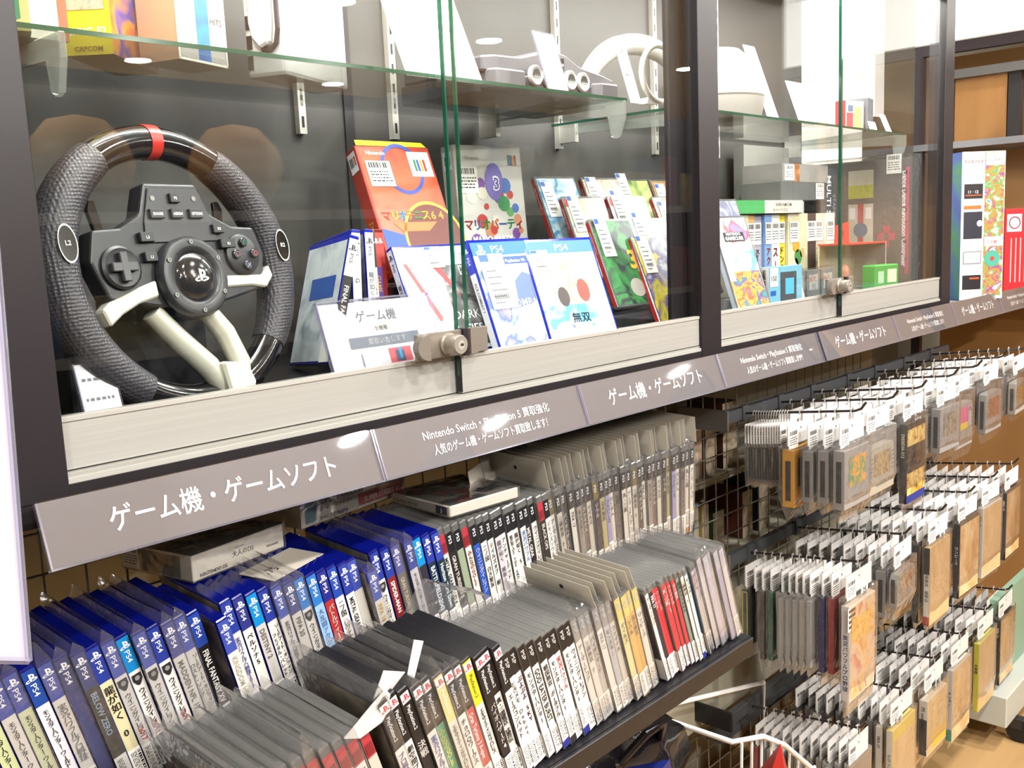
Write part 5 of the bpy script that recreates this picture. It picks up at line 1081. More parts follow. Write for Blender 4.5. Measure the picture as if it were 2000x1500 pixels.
for i, ((c, n, tx, tc), (x, w_)) in enumerate(zip(rows, rx)):
    def ff(m, w, h, f, tx=tx, tc=tc, i=i):
        if tx: (m.vtext(tx, V((w/2, f-.0004, h*.6)), EX, EZ, min(.028, w*.62), mat(tc, .5), .03) if isjp(tx) else m.text(tx, V((w*.32, f-.0004, h*.58)), NZ, EX, w*.5, mat(tc, .5), .03, 'l', fit=h*.5))
        if i == 6:
            for (a, b, r_, cc) in ((.4, .6, .018, '#d8a23a'), (.5, .45, .02, '#4a8a4a'), (.36, .36, .016, '#e8e0d0'), (.6, .28, .014, '#b8402e'), (.7, .5, .012, '#c8a86a')): m.disc((w*a, f-.0003, h*b), EX, EZ, r_, mat(cc, .4), n=14)
            m.rect((0, f-.0003, 0), EX, EZ, w*.05, w*.6, .006, .03, mat('#5a5a7a', .4))
        m.sticker((w*.08, f-.0009, h*.64), EX, EZ, min(w*.84, .046), h*.26, 0, seed=i) if i not in (0,) else None
    carton('game_carton', '%s game box, %s in the upright row of the right bay' % (n, nth(i+1)), 'game box', x, .235+.004*(i % 3), 0, (w_, .11, .2), {'m': mat(c, .5, noise=.05)}, ff, None, .047, 'upright row of game boxes in the right bay')
carton('console_box', 'green and beige game box lying on the upright row', 'game box', 1.62, .225, 0, (.37, .12, .031), {'m': mat('#cfc8ba', .5)}, lambda m, w, h, f: (m.rect((0, f, 0), EX, EZ, 0, w*.46, 0, h, mat('#4aa05a', .45)), m.text('SUPER FAMICOM', (w*.72, f-.0003, h*.55), EX, EZ, .011, mat('#6a665e', .5), .01, fit=w*.4), m.text('スーパーファミコン', (w*.68, f-.0003, h*.15), EX, EZ, .009, mat('#7a5a5a', .5), .01, fit=w*.3)), None, .249, RB_)
carton('game_carton', 'grey game box with orange patch stacked over the green box', 'game box', 1.90, .235, 0, (.255, .11, .045), {'m': mat('#8f8a86', .5, noise=.1)}, lambda m, w, h, f: (m.sticker((w*.04, f-.0006, h*.08), EX, EZ, w*.2, h*.84, 0, seed=2), m.rect((0, f, 0), EX, EZ, w*.25, w*.36, 0, h, art(('#a8643a', '#8a5a3a', '#c88a5a'), 50))), None, .3265, RB_)
carton('game_carton', 'dark grey game box stacked under the orange-patched one', 'game box', 1.885, .232, 0, (.245, .11, .045), {'m': mat('#5f605f', .5, noise=.15)}, lambda m, w, h, f: m.sticker((w*.78, f-.0006, h*.06), EX, EZ, w*.19, h*.9, 0, seed=4), None, .2808, RB_)
carton('console_box', 'tall grey console box with pale panel at the right bay back', 'console box', 1.96, .375, 0, (.25, .03, .385), {'m': mat('#8f8c86', .5)}, lambda m, w, h, f: (m.rect((0, f, 0), EX, EZ, w*.15, w*.92, h*.6, h*.85, mat('#c9c6ae', .5)), m.text('CM GAME BOX', (w*.5, f-.0003, h*.5), EX, EZ, .018, mat('#4a4845', .5), .01, fit=w*.7)), None, .0468, RB_)
t = carton('console_box', 'dark box with tilted white lettering behind the right lock', 'console box', 2.17, .262, -.1, (.085, .05, .32), {'m': mat('#4a4e55', .45)}, None, None, .0468, RB_)
MB().text('MULTI STORAGE', V((.03, -.001, .3)), NZ, EX, .03, W_, .01, 'l', fit=.26).text('STAND', V((.06, -.001, .25)), NZ, EX, .02, mat('#9aa0a8', .4), .01, 'l', fit=.12).build('lettering', t)
# handheld box with 150 tag
t = carton('game_carton', 'light blue handheld game box with 150 price tag', 'game box', 1.488, .054, -.1, (.125, .024, .085), {'m': mat('#7ab4cc', .45), '-x': mat('#c9c8c4', .5)}, lambda m, w, h, f: (m.rect((0, f, 0), EX, EZ, w*.34, w*.82, h*.12, h*.86, mat('#4a4c52', .4)), m.rect((0, f-.0003, 0), EX, EZ, w*.48, w*.74, h*.3, h*.7, mat('#58b4dc', .4)), m.rect((0, f-.0004, 0), EX, EZ, .003, w*.26, h*.52, h*.98, PAPER), m.text('150', (w*.14, f-.0008, h*.66), EX, EZ, .015, INK, .01, fit=w*.2), m.rect((0, f-.0004, 0), EX, EZ, w*.05, w*.2, h*.3, h*.42, mat('#2f62b0', .4)), m.rect((0, f, 0), EX, EZ, 0, w, 0, h*.1, mat('#d8e6ea', .4))), lambda m, d, h, lf: m.text('GAME BOY ADVANCE', V((lf-.0003, d*.62, h*.94)), NZ, NY, .011, INK, .03, 'l', fit=h*.9), .047, RB_)
cardstand((1.607, .046, .047), basis(0, -.3), .036, .066, 'small white card beside the light blue handheld box', 1, edge=False, group=RB_)
for i, x in enumerate((1.66, 1.735, 1.81)):
    t = thing('game_cartridge', 'small grey cartridge in clear box behind the right lock, %s from left' % nth(i+1), 'cartridge', (x, .09, .047), None, RB_)
    MB().box(0, .066, 0, .012, .004, .066, mat('#7d807d', .45)).rect((0, -.0006, 0), EX, EZ, .01, .056, .02, .056, art(('#6a706a', '#c8c8c0', '#b8503a' if i else '#4a5a4a'), 60)).build('cartridge', t); MB().box(-.003, .07, -.004, .017, 0, .072, ACRY).build('clear_box', t)
t = thing('figure_box', 'clear-fronted toy box with red top card and green block inside', 'toy box', (2.03, .115, .047), basis(-.12), RB_)
MB().box(0, .17, .09, .095, 0, .115, mat('#d8cfa8', .5)).box(0, .17, 0, .095, 0, .003, mat('#d0c8b0', .5)).build('backing', t)
MB().box(0, .17, 0, .09, .003, .115, ACRY).build('window', t); MB().box(0, .17, 0, .095, .115, .119, mat('#d2453a', .45)).build('lid', t)
MB().prism((.005, .05, .119), EX, EZ, [(0, 0), (.07, 0), (.066, .055), (.004, .045)], -.001, .001, mat('#d8443a', .45)).disc((.038, .0485, .143), EX, EZ, .012, mat('#8a3a30', .5), n=14).build('hang_card', t)
MB().box(.17, .172, 0, .095, 0, .119, mat('#dcd8d0', .5)).build('end_panel', t); MB().text('amiibo', (.1, -.001, .06), EX, EZ, .02, mat('#6a645c', .5), .01, fit=.07).build('lettering', t)
MB().lathe([(.012, 0), (.016, .012), (.012, .028), (.016, .04), (.012, .055), (.004, .062)], mat('#c8826a', .5), 14, Matrix.Translation((.05, .05, .003))).build('figurine', t, smooth=.9)
t = thing('green_case', 'green plastic game case with pale label in the right bay', 'game case', (2.055, .062, .047), basis(-.2), RB_)
MB().box(0, .10, 0, .04, 0, .062, mat('#3f9c48', .35)).build('box', t, bevel=.003); MB().rect((0, -.0006, 0), EX, EZ, .05, .09, .016, .05, mat('#cdd8b8', .5)).rect((0, -.0006, 0), EX, EZ, .01, .035, .016, .046, mat('#a8c8a8', .5)).build('label', t)
# tall controller box along the right end
t = thing('controller_box', 'large grey dance controller box in a bag at the right end', 'console box', (2.262, .055, .047), None, RB_)
MB().box(0, .06, 0, .30, 0, .335, mat('#5f5d5c', .45)).build('box', t)
m = MB(); o = V((-.0006, 0, 0))
m.text('Dance Dance Revolution Controller', o+V((0, .022, .30)), NZ, NY, .017, W_, .03, 'l', fit=.29)
m.rect(o, NY, EZ, -.014, -.004, .03, .31, mat('#c2506a', .4))
for a, b in ((.04, .12), (.055, .14), (.055, .10), (.07, .12)): m.rect(o, NY, EZ, -a-.018, -a, b, b+.02, mat('#b84a62', .4))
m.rect(o, NY, EZ, -.17, -.10, .235, .27, mat('#b9bd4a', .4)); m.rect(o, NY, EZ, -.17, -.10, .27, .31, mat('#c9c6b0', .4)); m.rect(o, NY, EZ, -.17, -.10, .08, .22, mat('#cfcbb8', .4)); m.rect(o-EX*.0004, NY, EZ, -.143, -.127, .08, .22, mat('#b8404e', .4)); m.disc(o-EX*.0005+V((0, .135, .15)), NY, EZ, .02, mat('#4a6a8a', .4), n=16)
for a, b in ((.105, .18), (.15, .18)): m.rect(o-EX*.0004, NY, EZ, -a-.016, -a, b, b+.03, W_)
m.sticker(o+V((-.0006, .065, .295)), NY, EZ, .04, .05, 0, seed=9); m.build('side_print', t)
MB().box(-.004, .064, -.004, .304, -.0, .345, BAG).build('clear_bag', t)
# right bay, upper shelf
t = thing('headset', 'white domed headset beside the middle post on the right shelf', 'headset', (1.55, .21, ZS), basis(-.1), US)
MB().lathe([(.001, .16), (.05, .15), (.085, .12), (.1, .08), (.105, .05), (.098, .045)], WP, 32).build('dome', t, smooth=1.); MB().lathe([(.098, 0), (.103, .02), (.104, .045), (.09, .05)], mat('#a8a39c', .5), 32).build('rim', t, smooth=.8)
cardstand((1.575, .10, ZS), basis(0, -.35), .05, .17, 'tall white card with orange corner on the right shelf', 0, edge=False, group=US)
cardstand((1.72, .10, ZS), basis(0, -.35), .085, .1, 'blank white card in the middle of the right shelf', 0, edge=False, group=US)
carton('game_carton', 'green wedge-shaped box end behind the white headset', 'game box', 1.655, .30, .2, (.03, .08, .06), {'m': mat('#4f9a3a', .45)}, z=ZS)
carton('console_box', 'grey shrink-wrapped box with a white slot at the right shelf back', 'console box', 1.70, .31, 0, (.16, .07, .15), {'m': mat('#b5afa9', .4)}, lambda m, w, h, f: (m.box(w*.05, w*.8, f-.006, f, h*.36, h*.62, WP), m.box(w*.03, w*.84, f-.004, f+.001, h*.6, h*.66, mat('#6a6460', .4))), z=ZS)
carton('game_carton', 'small red and white game box on the right shelf', 'game box', 2.05, .14, -.2, (.075, .03, .075), {'m': mat('#c9c5c0', .45), '-x': mat('#b8404a', .4)}, lambda m, w, h, f: (m.rect((0, f, 0), EX, EZ, .004, w*.4, .006, h*.6, mat('#b8464e', .4)), m.rect((0, f, 0), EX, EZ, w*.45, w*.9, .01, h*.8, mat('#c8b878', .4)), m.rect((0, f, 0), EX, EZ, .01, w*.4, h*.65, h*.85, mat('#5a6a8a', .4))), z=ZS)
carton('game_carton', 'slate grey angular box at the right end of the shelf', 'console box', 2.14, .12, .15, (.05, .08, .085), {'m': mat('#6d6f78', .45)}, z=ZS)
single('game_pad', MB().box(0, .13, 0, .1, 0, .022, mat('#33312f', .4)), 'flat dark tray lying near the right end of the shelf', 'console', (2.15, .22, ZS), basis(.1), US, bevel=.004)
cardstand((2.12, .105, ZS), basis(0, -.3), .045, .026, 'low pale card lying before the dark tray', 2, edge=False, group=US)
cardstand((2.225, .105, ZS), basis(0, -.4), .036, .055, 'leaning white card with scribble at the right shelf end', 1, edge=False, group=US)
# guitar modelled in the bay, standing in for a reflection in the glass
t = thing('reflected_guitar', 'small acoustic toy guitar hanging behind the right bay glass', 'guitar', (1.56, .34, .20), basis(-.1, 0, .12), RB_)
pts = []
for i in range(36):
    a = 2*PI*i/36; z = math.cos(a); r_ = .052-.012*math.cos(2*a)*(.4)+(.012 if z < 0 else 0)-.012*math.exp(-(z-.15)**2/.06)
    pts.append((r_*math.sin(a)*(1.05 if z < 0 else .8), .085*z))
MB().prism((0, 0, 0), EX, EZ, pts, -.018, .018, wood('#a87a3e', '#c29350', 8), mat('#6a4526', .4)).build('body', t, bevel=.002)
MB().disc((0, -.0186, .022), EX, EZ, .02, mat('#231c18', .5), n=20).build('sound_hole', t); MB().box(-.018, .018, -.022, -.018, -.045, -.037, mat('#2f221c', .4)).build('bridge', t)
MB().box(-.011, .011, -.024, -.016, .035, .17, mat('#3a2a20', .4)).build('neck', t); MB().poly((0, -.0188, 0), EX, EZ, [(-.02, .02), (-.045, .0), (-.04, -.03), (-.014, -.005)], mat('#4a2a22', .4)).build('pick_guard', t)
MB().box(-.03, .02, -.03, -.028, .04, .11, mat('#8f9296', .5)).build('price_tag', t)
# ------------------------------------------------------------------ things lying on the racks
SHR = film('shrink_wrap', '#ffffff', 3.0, .08, .03, bump=.8, scale=25, f0=.05)
t = thing('game_carton', 'white flat game box in cling film lying on the blue cases', 'game box', (.150, .060, -.1555), basis(.18), 'boxes lying on the upper rack')
MB().box(0, .142, 0, .125, 0, .030, mat('#d4cdbd', .5)).build('box', t, bevel=.001)
m = MB(); m.text('大人のDS', (.075, -.0006, .012), EX, EZ, .008, mat('#55504a', .5), .005, 'c'); m.text('NINTENDO DS', (.03, -.0006, .003), EX, EZ, .006, mat('#55504a', .5), .02, fit=.04); m.text('........', (.07, -.0006, .022), EX, EZ, .008, mat('#6a655d', .5)); m.text('Nintendo', (.122, -.0006, .008), EX, EZ, .005, mat('#55504a', .5), .01)
m.rect((-.0006, 0, 0), NY, EZ, -.12, -.02, .002, .028, art(('#4a473f', '#7a7566', '#38352e'), 30)); m.sticker((-.0008, .124, .002), NY, EZ, .03, .027, 0, seed=8); m.build('print', t)
MB().box(-.0015, .1435, -.0015, .1265, -.0005, .0315, SHR).build('cling_film', t)
t = thing('game_carton', 'long beige cartridge box with red edge lying on the upper rack', 'game box', (.335, .112, -.1485), basis(.14), 'boxes lying on the upper rack')
MB().box(0, .205, 0, .10, 0, .038, mat('#cfc7b4', .5), faces={'+z': mat('#a8342e', .45), '-x': mat('#c9b8a4', .5)}).build('box', t)
m = MB(); f = -.0006; K = mat('#2f2b2a', .5)
m.text('SUPER FAMICOM', (.032, f, .024), EX, EZ, .0115, K, .03, 'l', fit=.108); m.text('スーパーファミコン', (.034, f, .015), EX, EZ, .0072, K, .01, 'l', fit=.062); m.text('SHVC-P-ZDBJ(JPN)', (.034, f, .003), EX, EZ, .0066, K, .01, 'l', fit=.07)
m.rect((0, f, 0), EX, EZ, .008, .028, .004, .034, mat('#5a8288', .5)); m.rect((0, f, 0), EX, EZ, .108, .2, .004, .021, mat('#b04a48', .5)); m.text('SUPER STREET 1', (.154, f-.0003, .007), EX, EZ, .010, mat('#d8cfc0', .5), .02, fit=.085)
m.rect((0, f, 0), EX, EZ, .145, .2, .025, .030, mat('#6a645c', .5)); m.build('front_print', t)
MB().box(-.0015, .2065, -.0015, .1015, -.0005, .0395, SHR).build('cling_film', t)
t = thing('disc_case', 'white-edged game case in film lying flat on the clear cases', 'game case', (.4985, .002, -.1555), basis(-.055), 'boxes lying on the upper rack')
MB().box(0, .13, 0, .128, 0, .0155, mat('#e0d8c8', .45)).build('shell', t, bevel=.0015)
m = MB().rect((0, 0, .0158), EX, EY, .004, .126, .004, .124, art(('#d8d0c4', '#a8584a', '#6a7a80', '#c8bfae', '#e0d8cc'), 22)); m.build('cover', t)
m = MB().rect((-.0004, 0, 0), NY, EZ, -.124, -.03, .002, .0135, mat('#e6e0d4', .5)).rect((-.0004, 0, 0), NY, EZ, -.03, -.006, .002, .0135, mat('#2a2727', .5)); m.text('バイオハザード', V((-.0008, .118, .004)), NY, EZ, .007, K, .02, 'l', fit=.06); m.text('3', V((-.0008, .018, .004)), NY, EZ, .008, W_, .02); m.build('spine_print', t)
MB().box(-.0015, .1315, -.0015, .1295, -.0005, .0168, SHR).build('cling_film', t)
# loose header cards and scraps
def sheet(pts, mt, jit=0): return MB().add([V(p) for p in pts], [(0, 1, 2, 3)], mt)
def card_on(label, x, y, z, yaw, pitch, w_, h_, hole=True, num=None, mt=None):
    m = MB().box(0, w_, -.0004, .0004, 0, h_, mt or mat('#bdb6a8', .6))
    if hole: m.disc((w_*.45, -.0006, h_*.5), EX, EZ, .0045, INK, n=14)
    if num: m.text(num, (w_*.24, -.0006, h_*.35), EX, EZ, .017, INK, .02)
    return single('header_card', m, label, 'header card', (x, y, z), basis(yaw, pitch), 'loose header cards on the racks')
card_on('grey header card with hole beside the flat white-edged case', .60, .06, -.162, .45, -.15, .155, .042)
card_on('long grey header card with hole behind the first loose one', .655, .085, -.155, .42, -.2, .14, .042)
card_on('header card marked 85 standing over the clear cases', .745, .07, -.148, .42, -.2, .15, .042, num='85')
card_on('grey price card lying across the blue cases beside the flat box', .215, -.004, -.1595, .35, -1.5, .10, .05, False, '175')
WS = mat('#d9d6d2', .6)
def scrap(label, loc, pts, R=None):
    m = MB(); n = len(pts); m.add([V(p) for p in pts], [tuple(range(n))], WS); m.add([V(p)+V((0, .0006, .0002)) for p in pts], [tuple(reversed(range(n)))], WS)
    single('paper_scrap', m, label, 'paper scrap', loc, R, 'torn white labels between the racks')
scrap('large torn white label hanging over the lower rack edge', (.145, -.21, -.2535), [(0, 0, 0), (.03, -.005, .022), (.055, 0, .03), (.07, .004, .012), (.045, -.004, .0), (.02, 0, -.008)])
scrap('crumpled white label beside the torn one', (.188, -.203, -.236), [(0, 0, 0), (.014, -.004, .03), (.045, 0, .016), (.026, .002, .002)])
scrap('small upright white label over the tall black cases', (.238, -.20, -.226), [(0, 0, 0), (.012, 0, .034), (.022, -.003, .03), (.006, -.003, -.006)])
t = thing('hanging_pouch', 'crumpled clear bag standing behind the slim cases', 'plastic bag', (.36, -.13, -.262), basis(.2), None)
bagmesh(.10, .06, .03, 5, .03).build('clear_bag', t)

# ------------------------------------------------------------------ foreground holder at the left edge
AW = film('milky_acrylic', '#f4f2fb', 1.6, .12, .82, '#ece9f2')
t = thing('card_holder', 'milky white acrylic holder hanging at the left edge of the picture', 'card holder', (-.1735, -.345, -.022))
MB().prism((0, 0, 0), EX, EZ, [(0, 0), (-.30, .115), (-.30, .42), (.016, .42), (.008, .2)], -.0015, .0015, AW).build('sheet', t)
MB().tube([(0, -.001, 0), (.008, -.001, .2), (.016, -.001, .42)], .0022, ACRYE, 6).tube([(0, -.001, 0), (-.30, -.001, .115)], .0024, ACRYE, 6).build('rim', t)
CRM = mat('#d6cdbb', .5, noise=.04)
t = thing('end_bracket', 'cream painted steel bracket under the left end of the showcase', 'bracket', (-.072, .0, -.11))
MB().prism((0, 0, 0), EY, EZ, [(-.005, .06), (.2, .06), (.2, -.02), (.0, -.03), (-.01, -.01)], -.02, .004, CRM).build('plate', t, bevel=.001)
MB().lathe([(.004, 0), (.004, .003), (.001, .003)], mat('#8a5a3a', .5, .4), 10, Matrix.Translation((-.0, .02, .035)) @ Matrix.Rotation(-PI/2, 4, 'Y')).build('screw', t)
single('storage_board', MB().box(-.5, -.02, .30, .33, -.42, -.1, wood('#b08a5e', '#c9a678', 6, .5, 0)), 'light brown board showing behind the grid at the left', 'board')

# ------------------------------------------------------------------ below the racks
t = thing('black_bag', 'shiny black plastic bag heaped under the lower rack', 'plastic bag', (.90, .06, -.765))
r = random.Random(2); m = MB(); n, k = 18, 10; vs_ = []
for i in range(k+1):
    ph = PI*i/k
    for j in range(n):
        th = 2*PI*j/n; q = 1+r.uniform(-.14, .14)
        vs_.append((.20*math.sin(ph)*math.cos(th)*q, .12*math.sin(ph)*math.sin(th)*q, .13*math.cos(ph)*q))
m.add(vs_, [(i*n+j, i*n+(j+1) % n, (i+1)*n+(j+1) % n, (i+1)*n+j) for i in range(k) for j in range(n)], mat('#141216', .12, bump=1., scale=25, coat=.5)); m.build('bag', t, smooth=.5)
MB().tube([(-.05, -.06, .09), (-.02, -.1, .15), (.03, -.1, .15), (.06, -.07, .1)], .008, mat('#141216', .2), 8).build('handle', t, smooth=1.)
single('metal_shelf', MB().box(.2, 1.05, -.08, .2, -.93, -.905, mat('#6f6c5c', .6)), 'olive metal base shelf under the black bag', 'shelf')
single('blue_bag', MB().add([(0, 0, 0), (.05, -.01, .03), (.07, 0, .0), (.03, .0, -.04), (.03, .06, 0)], [(0, 1, 2, 3), (1, 4, 2), (0, 4, 1), (0, 3, 4), (3, 2, 4)], mat('#23307e', .35)), 'corner of a blue bag under the lower rack', 'plastic bag', (.72, -.15, -.60))
# perforated shelf edge
t = thing('perforated_panel', 'olive perforated metal panel with bright holes behind the hooks', 'panel', (1.1, .19, -.70))
MB().box(-.05, 1.2, 0, .004, -.2, .08, OLV).build('sheet', t)
m = MB(); hl = mat('#e6e0cc', .5)  # light coming through the perforations is painted as pale discs
for row in range(2):
    for j in range(44): m.disc((.0+j*.024+row*.012, -.0008, .01-row*.05), EX, EZ, .0036, hl, n=8)
o = m.build('light_discs', t); o['kind'] = 'stuff'
single('metal_ledge', MB().box(1.42, 2.6, .14, .18, -.93, -.91, BARM), 'grey metal ledge below the perforated panel', 'ledge')
# white wire basket
t = thing('wire_basket', 'white wire basket standing on the floor below the hooks', 'basket', (1.10, -.15, -1.105))
WW = mat('#e6e3dd', .4)
rim = [(-.05, .24, .42), (-.046, .05, .42), (.03, .03, .405), (.1, .025, .36), (.2, .02, .27), (.3, .02, .2), (.42, .02, .19), (.42, .24, .19), (.42, .24, .3), (-.05, .24, .42)]
MB().tube(rim, .005, WW, 8).build('rim', t, smooth=1.)
wi = []
for i in range(13):
    x = -.03+.036*i; z = .415-max(0, x+.03)*.2 if x < .03 else .405-(x-.03)*.72 if x < .3 else .195
    MB().tube([(x, .04, z), (x, .05, 0)], .0028, WW, 6).build('wire', t)
for z in (.0, .12): MB().tube([(-.045, .05, z), (.42, .05, z), (.42, .24, z), (-.045, .24, z), (-.045, .05, z)], .003, WW, 6).build('wire', t)
t = thing('red_bag', 'red plastic bag corner sticking out of the wire basket', 'plastic bag', (1.06, -.17, -.735))
MB().add([(-.06, 0, -.06), (0, -.02, .075), (.07, 0, -.02), (.03, -.03, -.1), (0, .06, -.05)], [(0, 3, 1), (3, 2, 1), (2, 4, 1), (4, 0, 1), (0, 4, 2, 3)], mat('#a3141a', .35)).build('bag', t)
single('dark_item', MB().lathe([(.02, 0), (.06, .03), (.05, .08), (.01, .1)], mat('#2a2224', .3), 10), 'dark bagged item beside the red bag', 'bag', (1.02, -.2, -.93), None, None, smooth=.5)
# cart with castor
t = thing('floor_stand', 'pale grey display stand on a black castor at the right', 'display stand', (2.42, -.19, -1.18))
SG = mat('#b9bdb4', .5)
MB().box(-.06, .5, .0, .3, .0, .09, SG).build('base', t, bevel=.003); MB().box(.0, .5, .05, .07, .09, .34, mat('#8aa890', .5)).build('panel', t)
MB().lathe([(.034, -.012), (.036, -.006), (.036, .006), (.034, .012)], mat('#161417', .5), 24, Matrix.Translation((.03, -.01, -.034)) @ Matrix.Rotation(PI/2, 4, 'Y') ).build('castor', t, smooth=.6)
MB().box(.015, .045, -.02, .01, -.03, .0, mat('#2a282b', .4)).build('fork', t)

# ------------------------------------------------------------------ beyond the right end
BARK = mat('#40373b', .4)
e = thing('end_shelf_unit', 'tall dark-framed shelf unit across the end of the aisle', 'shelf unit', (3.28, 0, -H))
for y in (-.9, -.42, .40): MB().box(0, .03, y, y+.03, 0, H+.79, BARK).build('upright', e)
MB().box(0, .03, -.9, .43, H+.79, H+.825, BARK).build('cross_bar', e)
MB().box(-.005, .3, -.9, .43, H+.462, H+.485, mat('#9a9ba0', .3, .5)).build('shelf', e); MB().box(.031, .3, -.9, .43, H-.06, H-.024, mat('#8a8a86', .5)).build('shelf', e)
MB().box(.3, .32, -.9, .43, 0, H+.82, mat('#b0834f', .5)).build('back_board', e)
MB().box(.03, .2, .13, .30, H+.487, H+.70, wood('#a8743e', '#c29255', 5)).build('wood_panel', e)
MB().box(.0, .24, .04, .33, H+.70, H+.73, mat('#6f6e6c', .45)).build('cap', e)
MB().box(.025, .055, .085, .125, H+.487, H+.70, mat('#2c2829', .45)).build('slat', e)
single('side_counter', MB().box(2.402, 3.27, -.01, .42, -.062, -.0235, mat('#8a8a86', .5)), 'grey counter shelf beyond the right black post', 'counter')
t = thing('light_box', 'glowing white light box above the end shelf unit', 'light box', (3.28, -.9, .826))
MB().box(0, .1, 0, 1.33, 0, .45, mat('#d8d5d0', .5)).build('housing', t); MB().rect((-.001, 0, 0), NY, EZ, -1.32, -.01, .005, .445, mat('#fffdf8', .5, emit=1.8)).build('face', t)
t = thing('light_box', 'glowing white light box on the back wall behind the right bay', 'light box', (3.05, .48, .58))
MB().box(0, .08, 0, .25, 0, .5, mat('#d8d5d0', .5)).build('housing', t); MB().rect((-.001, 0, 0), NY, EZ, -.25, 0, .0, .5, mat('#fffdf8', .5, emit=1.8)).build('face', t)
WHP = mat('#f2efe8', .6)
single('white_board', MB().box(2.41, 2.9, DB+.03, DB+.05, -.1, .9, WHP), 'bright white board behind the right end of the showcase', 'board')
t = thing('console_box', 'tall white and picture-panelled game box right of the showcase', 'console box', (2.636, .05, -.022), basis(-.7), 'boxes beyond the right post')
MB().box(0, .135, 0, .11, 0, .428, mat('#dedbd6', .45), faces={'-x': art(('#2f4f9a', '#2f5aa8', '#3a8a3a', '#4a9a3a'), 6)}).build('box', t)
m = MB(); f = -.0006
m.rect((0, f, 0), EX, EZ, .072, .133, .01, .426, art(('#3a7ab8', '#d8d0c0', '#5a9a5a', '#c8843a', '#7a4a8a', '#e8e0d0'), 40))
m.rect((0, f-.0003, 0), EX, EZ, .074, .131, .388, .424, W_); m.text('ベンチャー', (.102, f-.0006, .398), EX, EZ, .011, mat('#c8452e', .5), .02, fit=.05); m.rect((0, f-.0003, 0), EX, EZ, .074, .131, .155, .182, W_); m.text('の手軽', (.098, f-.0006, .162), EX, EZ, .011, mat('#c8452e', .5), .02)
m.disc((.1, f-.0006, .118), EX, EZ, .024, mat('#4aa08a', .4), n=24); m.disc((.1, f-.0009, .118), EX, EZ, .007, mat('#c8453a', .4), n=16)
m.text('カスタマイズ', (.036, f-.0003, .395), EX, EZ, .011, mat('#c8452e', .5), .02, fit=.06)
for a, b, c in ((.294, .336, '#241f22'), (.178, .256, '#2a2a34'), (.104, .142, '#8a888c'), (.03, .072, '#241f22')): m.rect((0, f-.0002, 0), EX, EZ, .008, .066, a, b, mat(c, .4))
m.text('11 · 12', (.036, f-.0005, .309), EX, EZ, .012, W_, .01); m.rect((0, f-.0004, 0), EX, EZ, .012, .062, .302, .305, mat('#c8562e', .4)); m.rect((0, f-.0005, 0), EX, EZ, .012, .062, .108, .138, mat('#d8d6d8', .4)); m.rect((0, f-.0004, 0), EX, EZ, .008, .062, .264, .274, mat('#d8662e', .4)); m.disc((.058, f-.0006, .222), EX, EZ, .009, W_, n=14); m.rect((0, f-.0004, 0), EX, EZ, .03, .06, .06, .065, mat('#c8562e', .4))
m.build('front_print', t)
t = thing('console_box', 'red console box with round logo right of the tall picture box', 'console box', (2.985, .03, -.022), basis(-.7), 'boxes beyond the right post')
MB().box(0, .09, 0, .1, 0, .262, mat('#c2242a', .4)).build('box', t, bevel=.001)
m = MB().rect((0, -.0005, 0), EX, EZ, .006, .056, .19, .245, W_).disc((.032, -.0008, .218), EX, EZ, .02, mat('#8a2438', .4), n=24, r0=.016)
for k in range(4): m.rect((0, -.0005, 0), EX, EZ, .02+.016*k, .024+.016*k, .03, .17, mat('#e0a8a4', .4))
m.build('front_print', t)
carton('cardboard_box', 'plain brown cardboard box behind the red console box', 'cardboard box', 2.96, .2, -.7, (.18, .1, .43), {'m': mat('#9a6a3c', .6, noise=.08)}, z=-.022, group='boxes beyond the right post')
t = thing('bagged_item', 'black bagged item with white barcode card on the end shelf', 'bag', (3.19, -.02, .4865), basis(-1.2), None)
MB().box(0, .1, 0, .05, 0, .16, mat('#3a3638', .4)).build('item', t, bevel=.006); MB().sticker((.012, -.004, .075), EX, EZ, .075, .045, 0, seed=2).build('barcode_card', t); MB().box(-.006, .106, -.006, .056, 0, .175, BAG).build('clear_bag', t)
single('wood_cabinet', MB().box(3.65, 4.2, -.9, .4, -H, .75, wood('#b98a50', '#cfa468', 4)), 'light wooden cabinet beyond the end shelf unit', 'cabinet')

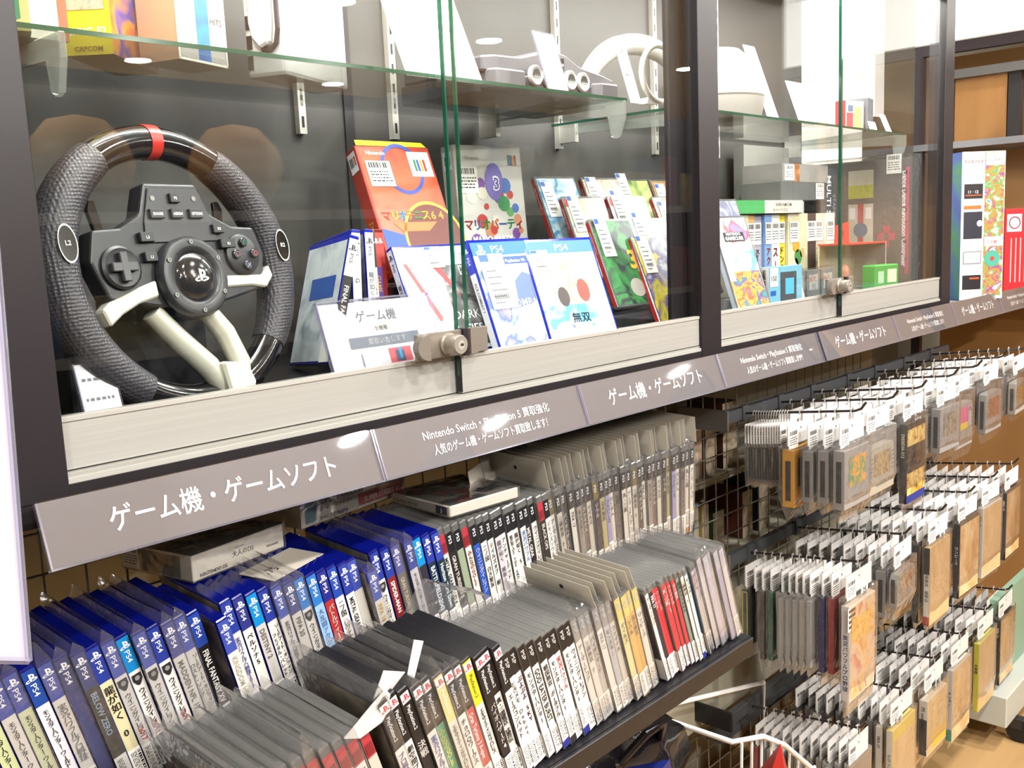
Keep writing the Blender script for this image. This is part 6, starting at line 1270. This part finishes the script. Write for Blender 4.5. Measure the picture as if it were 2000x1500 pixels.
# ------------------------------------------------------------------ opposite side of the aisle (seen as reflections)
o = thing('opposite_shelf_unit', 'dark shelf unit across the aisle, reflected in the glass doors', 'shelf unit', (0, -2.05, -H))
for z in (.30, .75, 1.16, 1.60): MB().box(-1.5, 6.5, -.35, 0, z-.02, z, mat('#3a383a', .5)).box(-1.5, 6.5, .006, .012, z-.03, z+.005, mat('#8f8d88', .4, .2)).build('shelf', o)
MB().box(-1.5, 6.5, -.38, -.35, 0, 2.1, mat('#2a2829', .6)).build('back_board', o)
for x in (-1.5, .5, 2.5, 4.5, 6.45): MB().box(x, x+.04, -.35, .005, 0, 2.1, mat('#2f2c2e', .5)).build('upright', o)
r = random.Random(9); pal = ['#3a3a40', '#6a2a2e', '#8a8478', '#2f4a6a', '#4a4a3a', '#9a9488', '#5a4632', '#2a2a2e', '#6f6a6a', '#7a3a30', '#a89a70', '#35506a']; nb = 0
cn_ = {'#3a3a40': 'charcoal', '#6a2a2e': 'maroon', '#8a8478': 'stone', '#2f4a6a': 'navy', '#4a4a3a': 'olive', '#9a9488': 'pale grey', '#5a4632': 'brown', '#2a2a2e': 'black', '#6f6a6a': 'grey', '#7a3a30': 'brick', '#a89a70': 'khaki', '#35506a': 'steel blue'}
for lv, z in (('lower', .751), ('middle', 1.161), ('upper', 1.601)):
    x = -.6; j = 0
    while x < 5.6:
        w_ = r.uniform(.14, .34)
        for u in (.5, 2.5, 4.5):
            if x < u+.045 and x+w_ > u-.005: x = u+.05
        h_ = r.uniform(.16, .30); c = pal[nb % 12]; nb += 1; j += 1
        if not (lv == 'upper' and .75 < x < 2.1):
            single('boxed_item', MB().box(0, w_, -.2, 0, 0, h_, mat(c, .5), faces={'+y': art((c, pal[(nb+5) % 12], c), 7, seed=nb*.7)}), '%s box, %s from the left on the %s reflected shelf' % (cn_[c], nth(j), lv), 'box', (x, -2.07, z-H), None, 'boxes on the reflected shelf')
        x += w_+r.uniform(.02, .12)
for i, (x, c) in enumerate(((1.05, '#9a7038'), (1.62, '#a87840'))):
    m = MB(); m.lathe([(.001, -.16), (.09, -.14), (.15, -.07), (.17, 0), (.15, .07), (.09, .14), (.001, .16)], mat(c, .8, noise=.08, bump=.3, scale=60), 28)
    single('round_cushion', m, '%s round brown cushion on top of the reflected shelf' % ('darker', 'lighter')[i], 'cushion', (x, -2.2, 1.6+.161-H), None, 'cushions on the reflected shelf', smooth=1.)
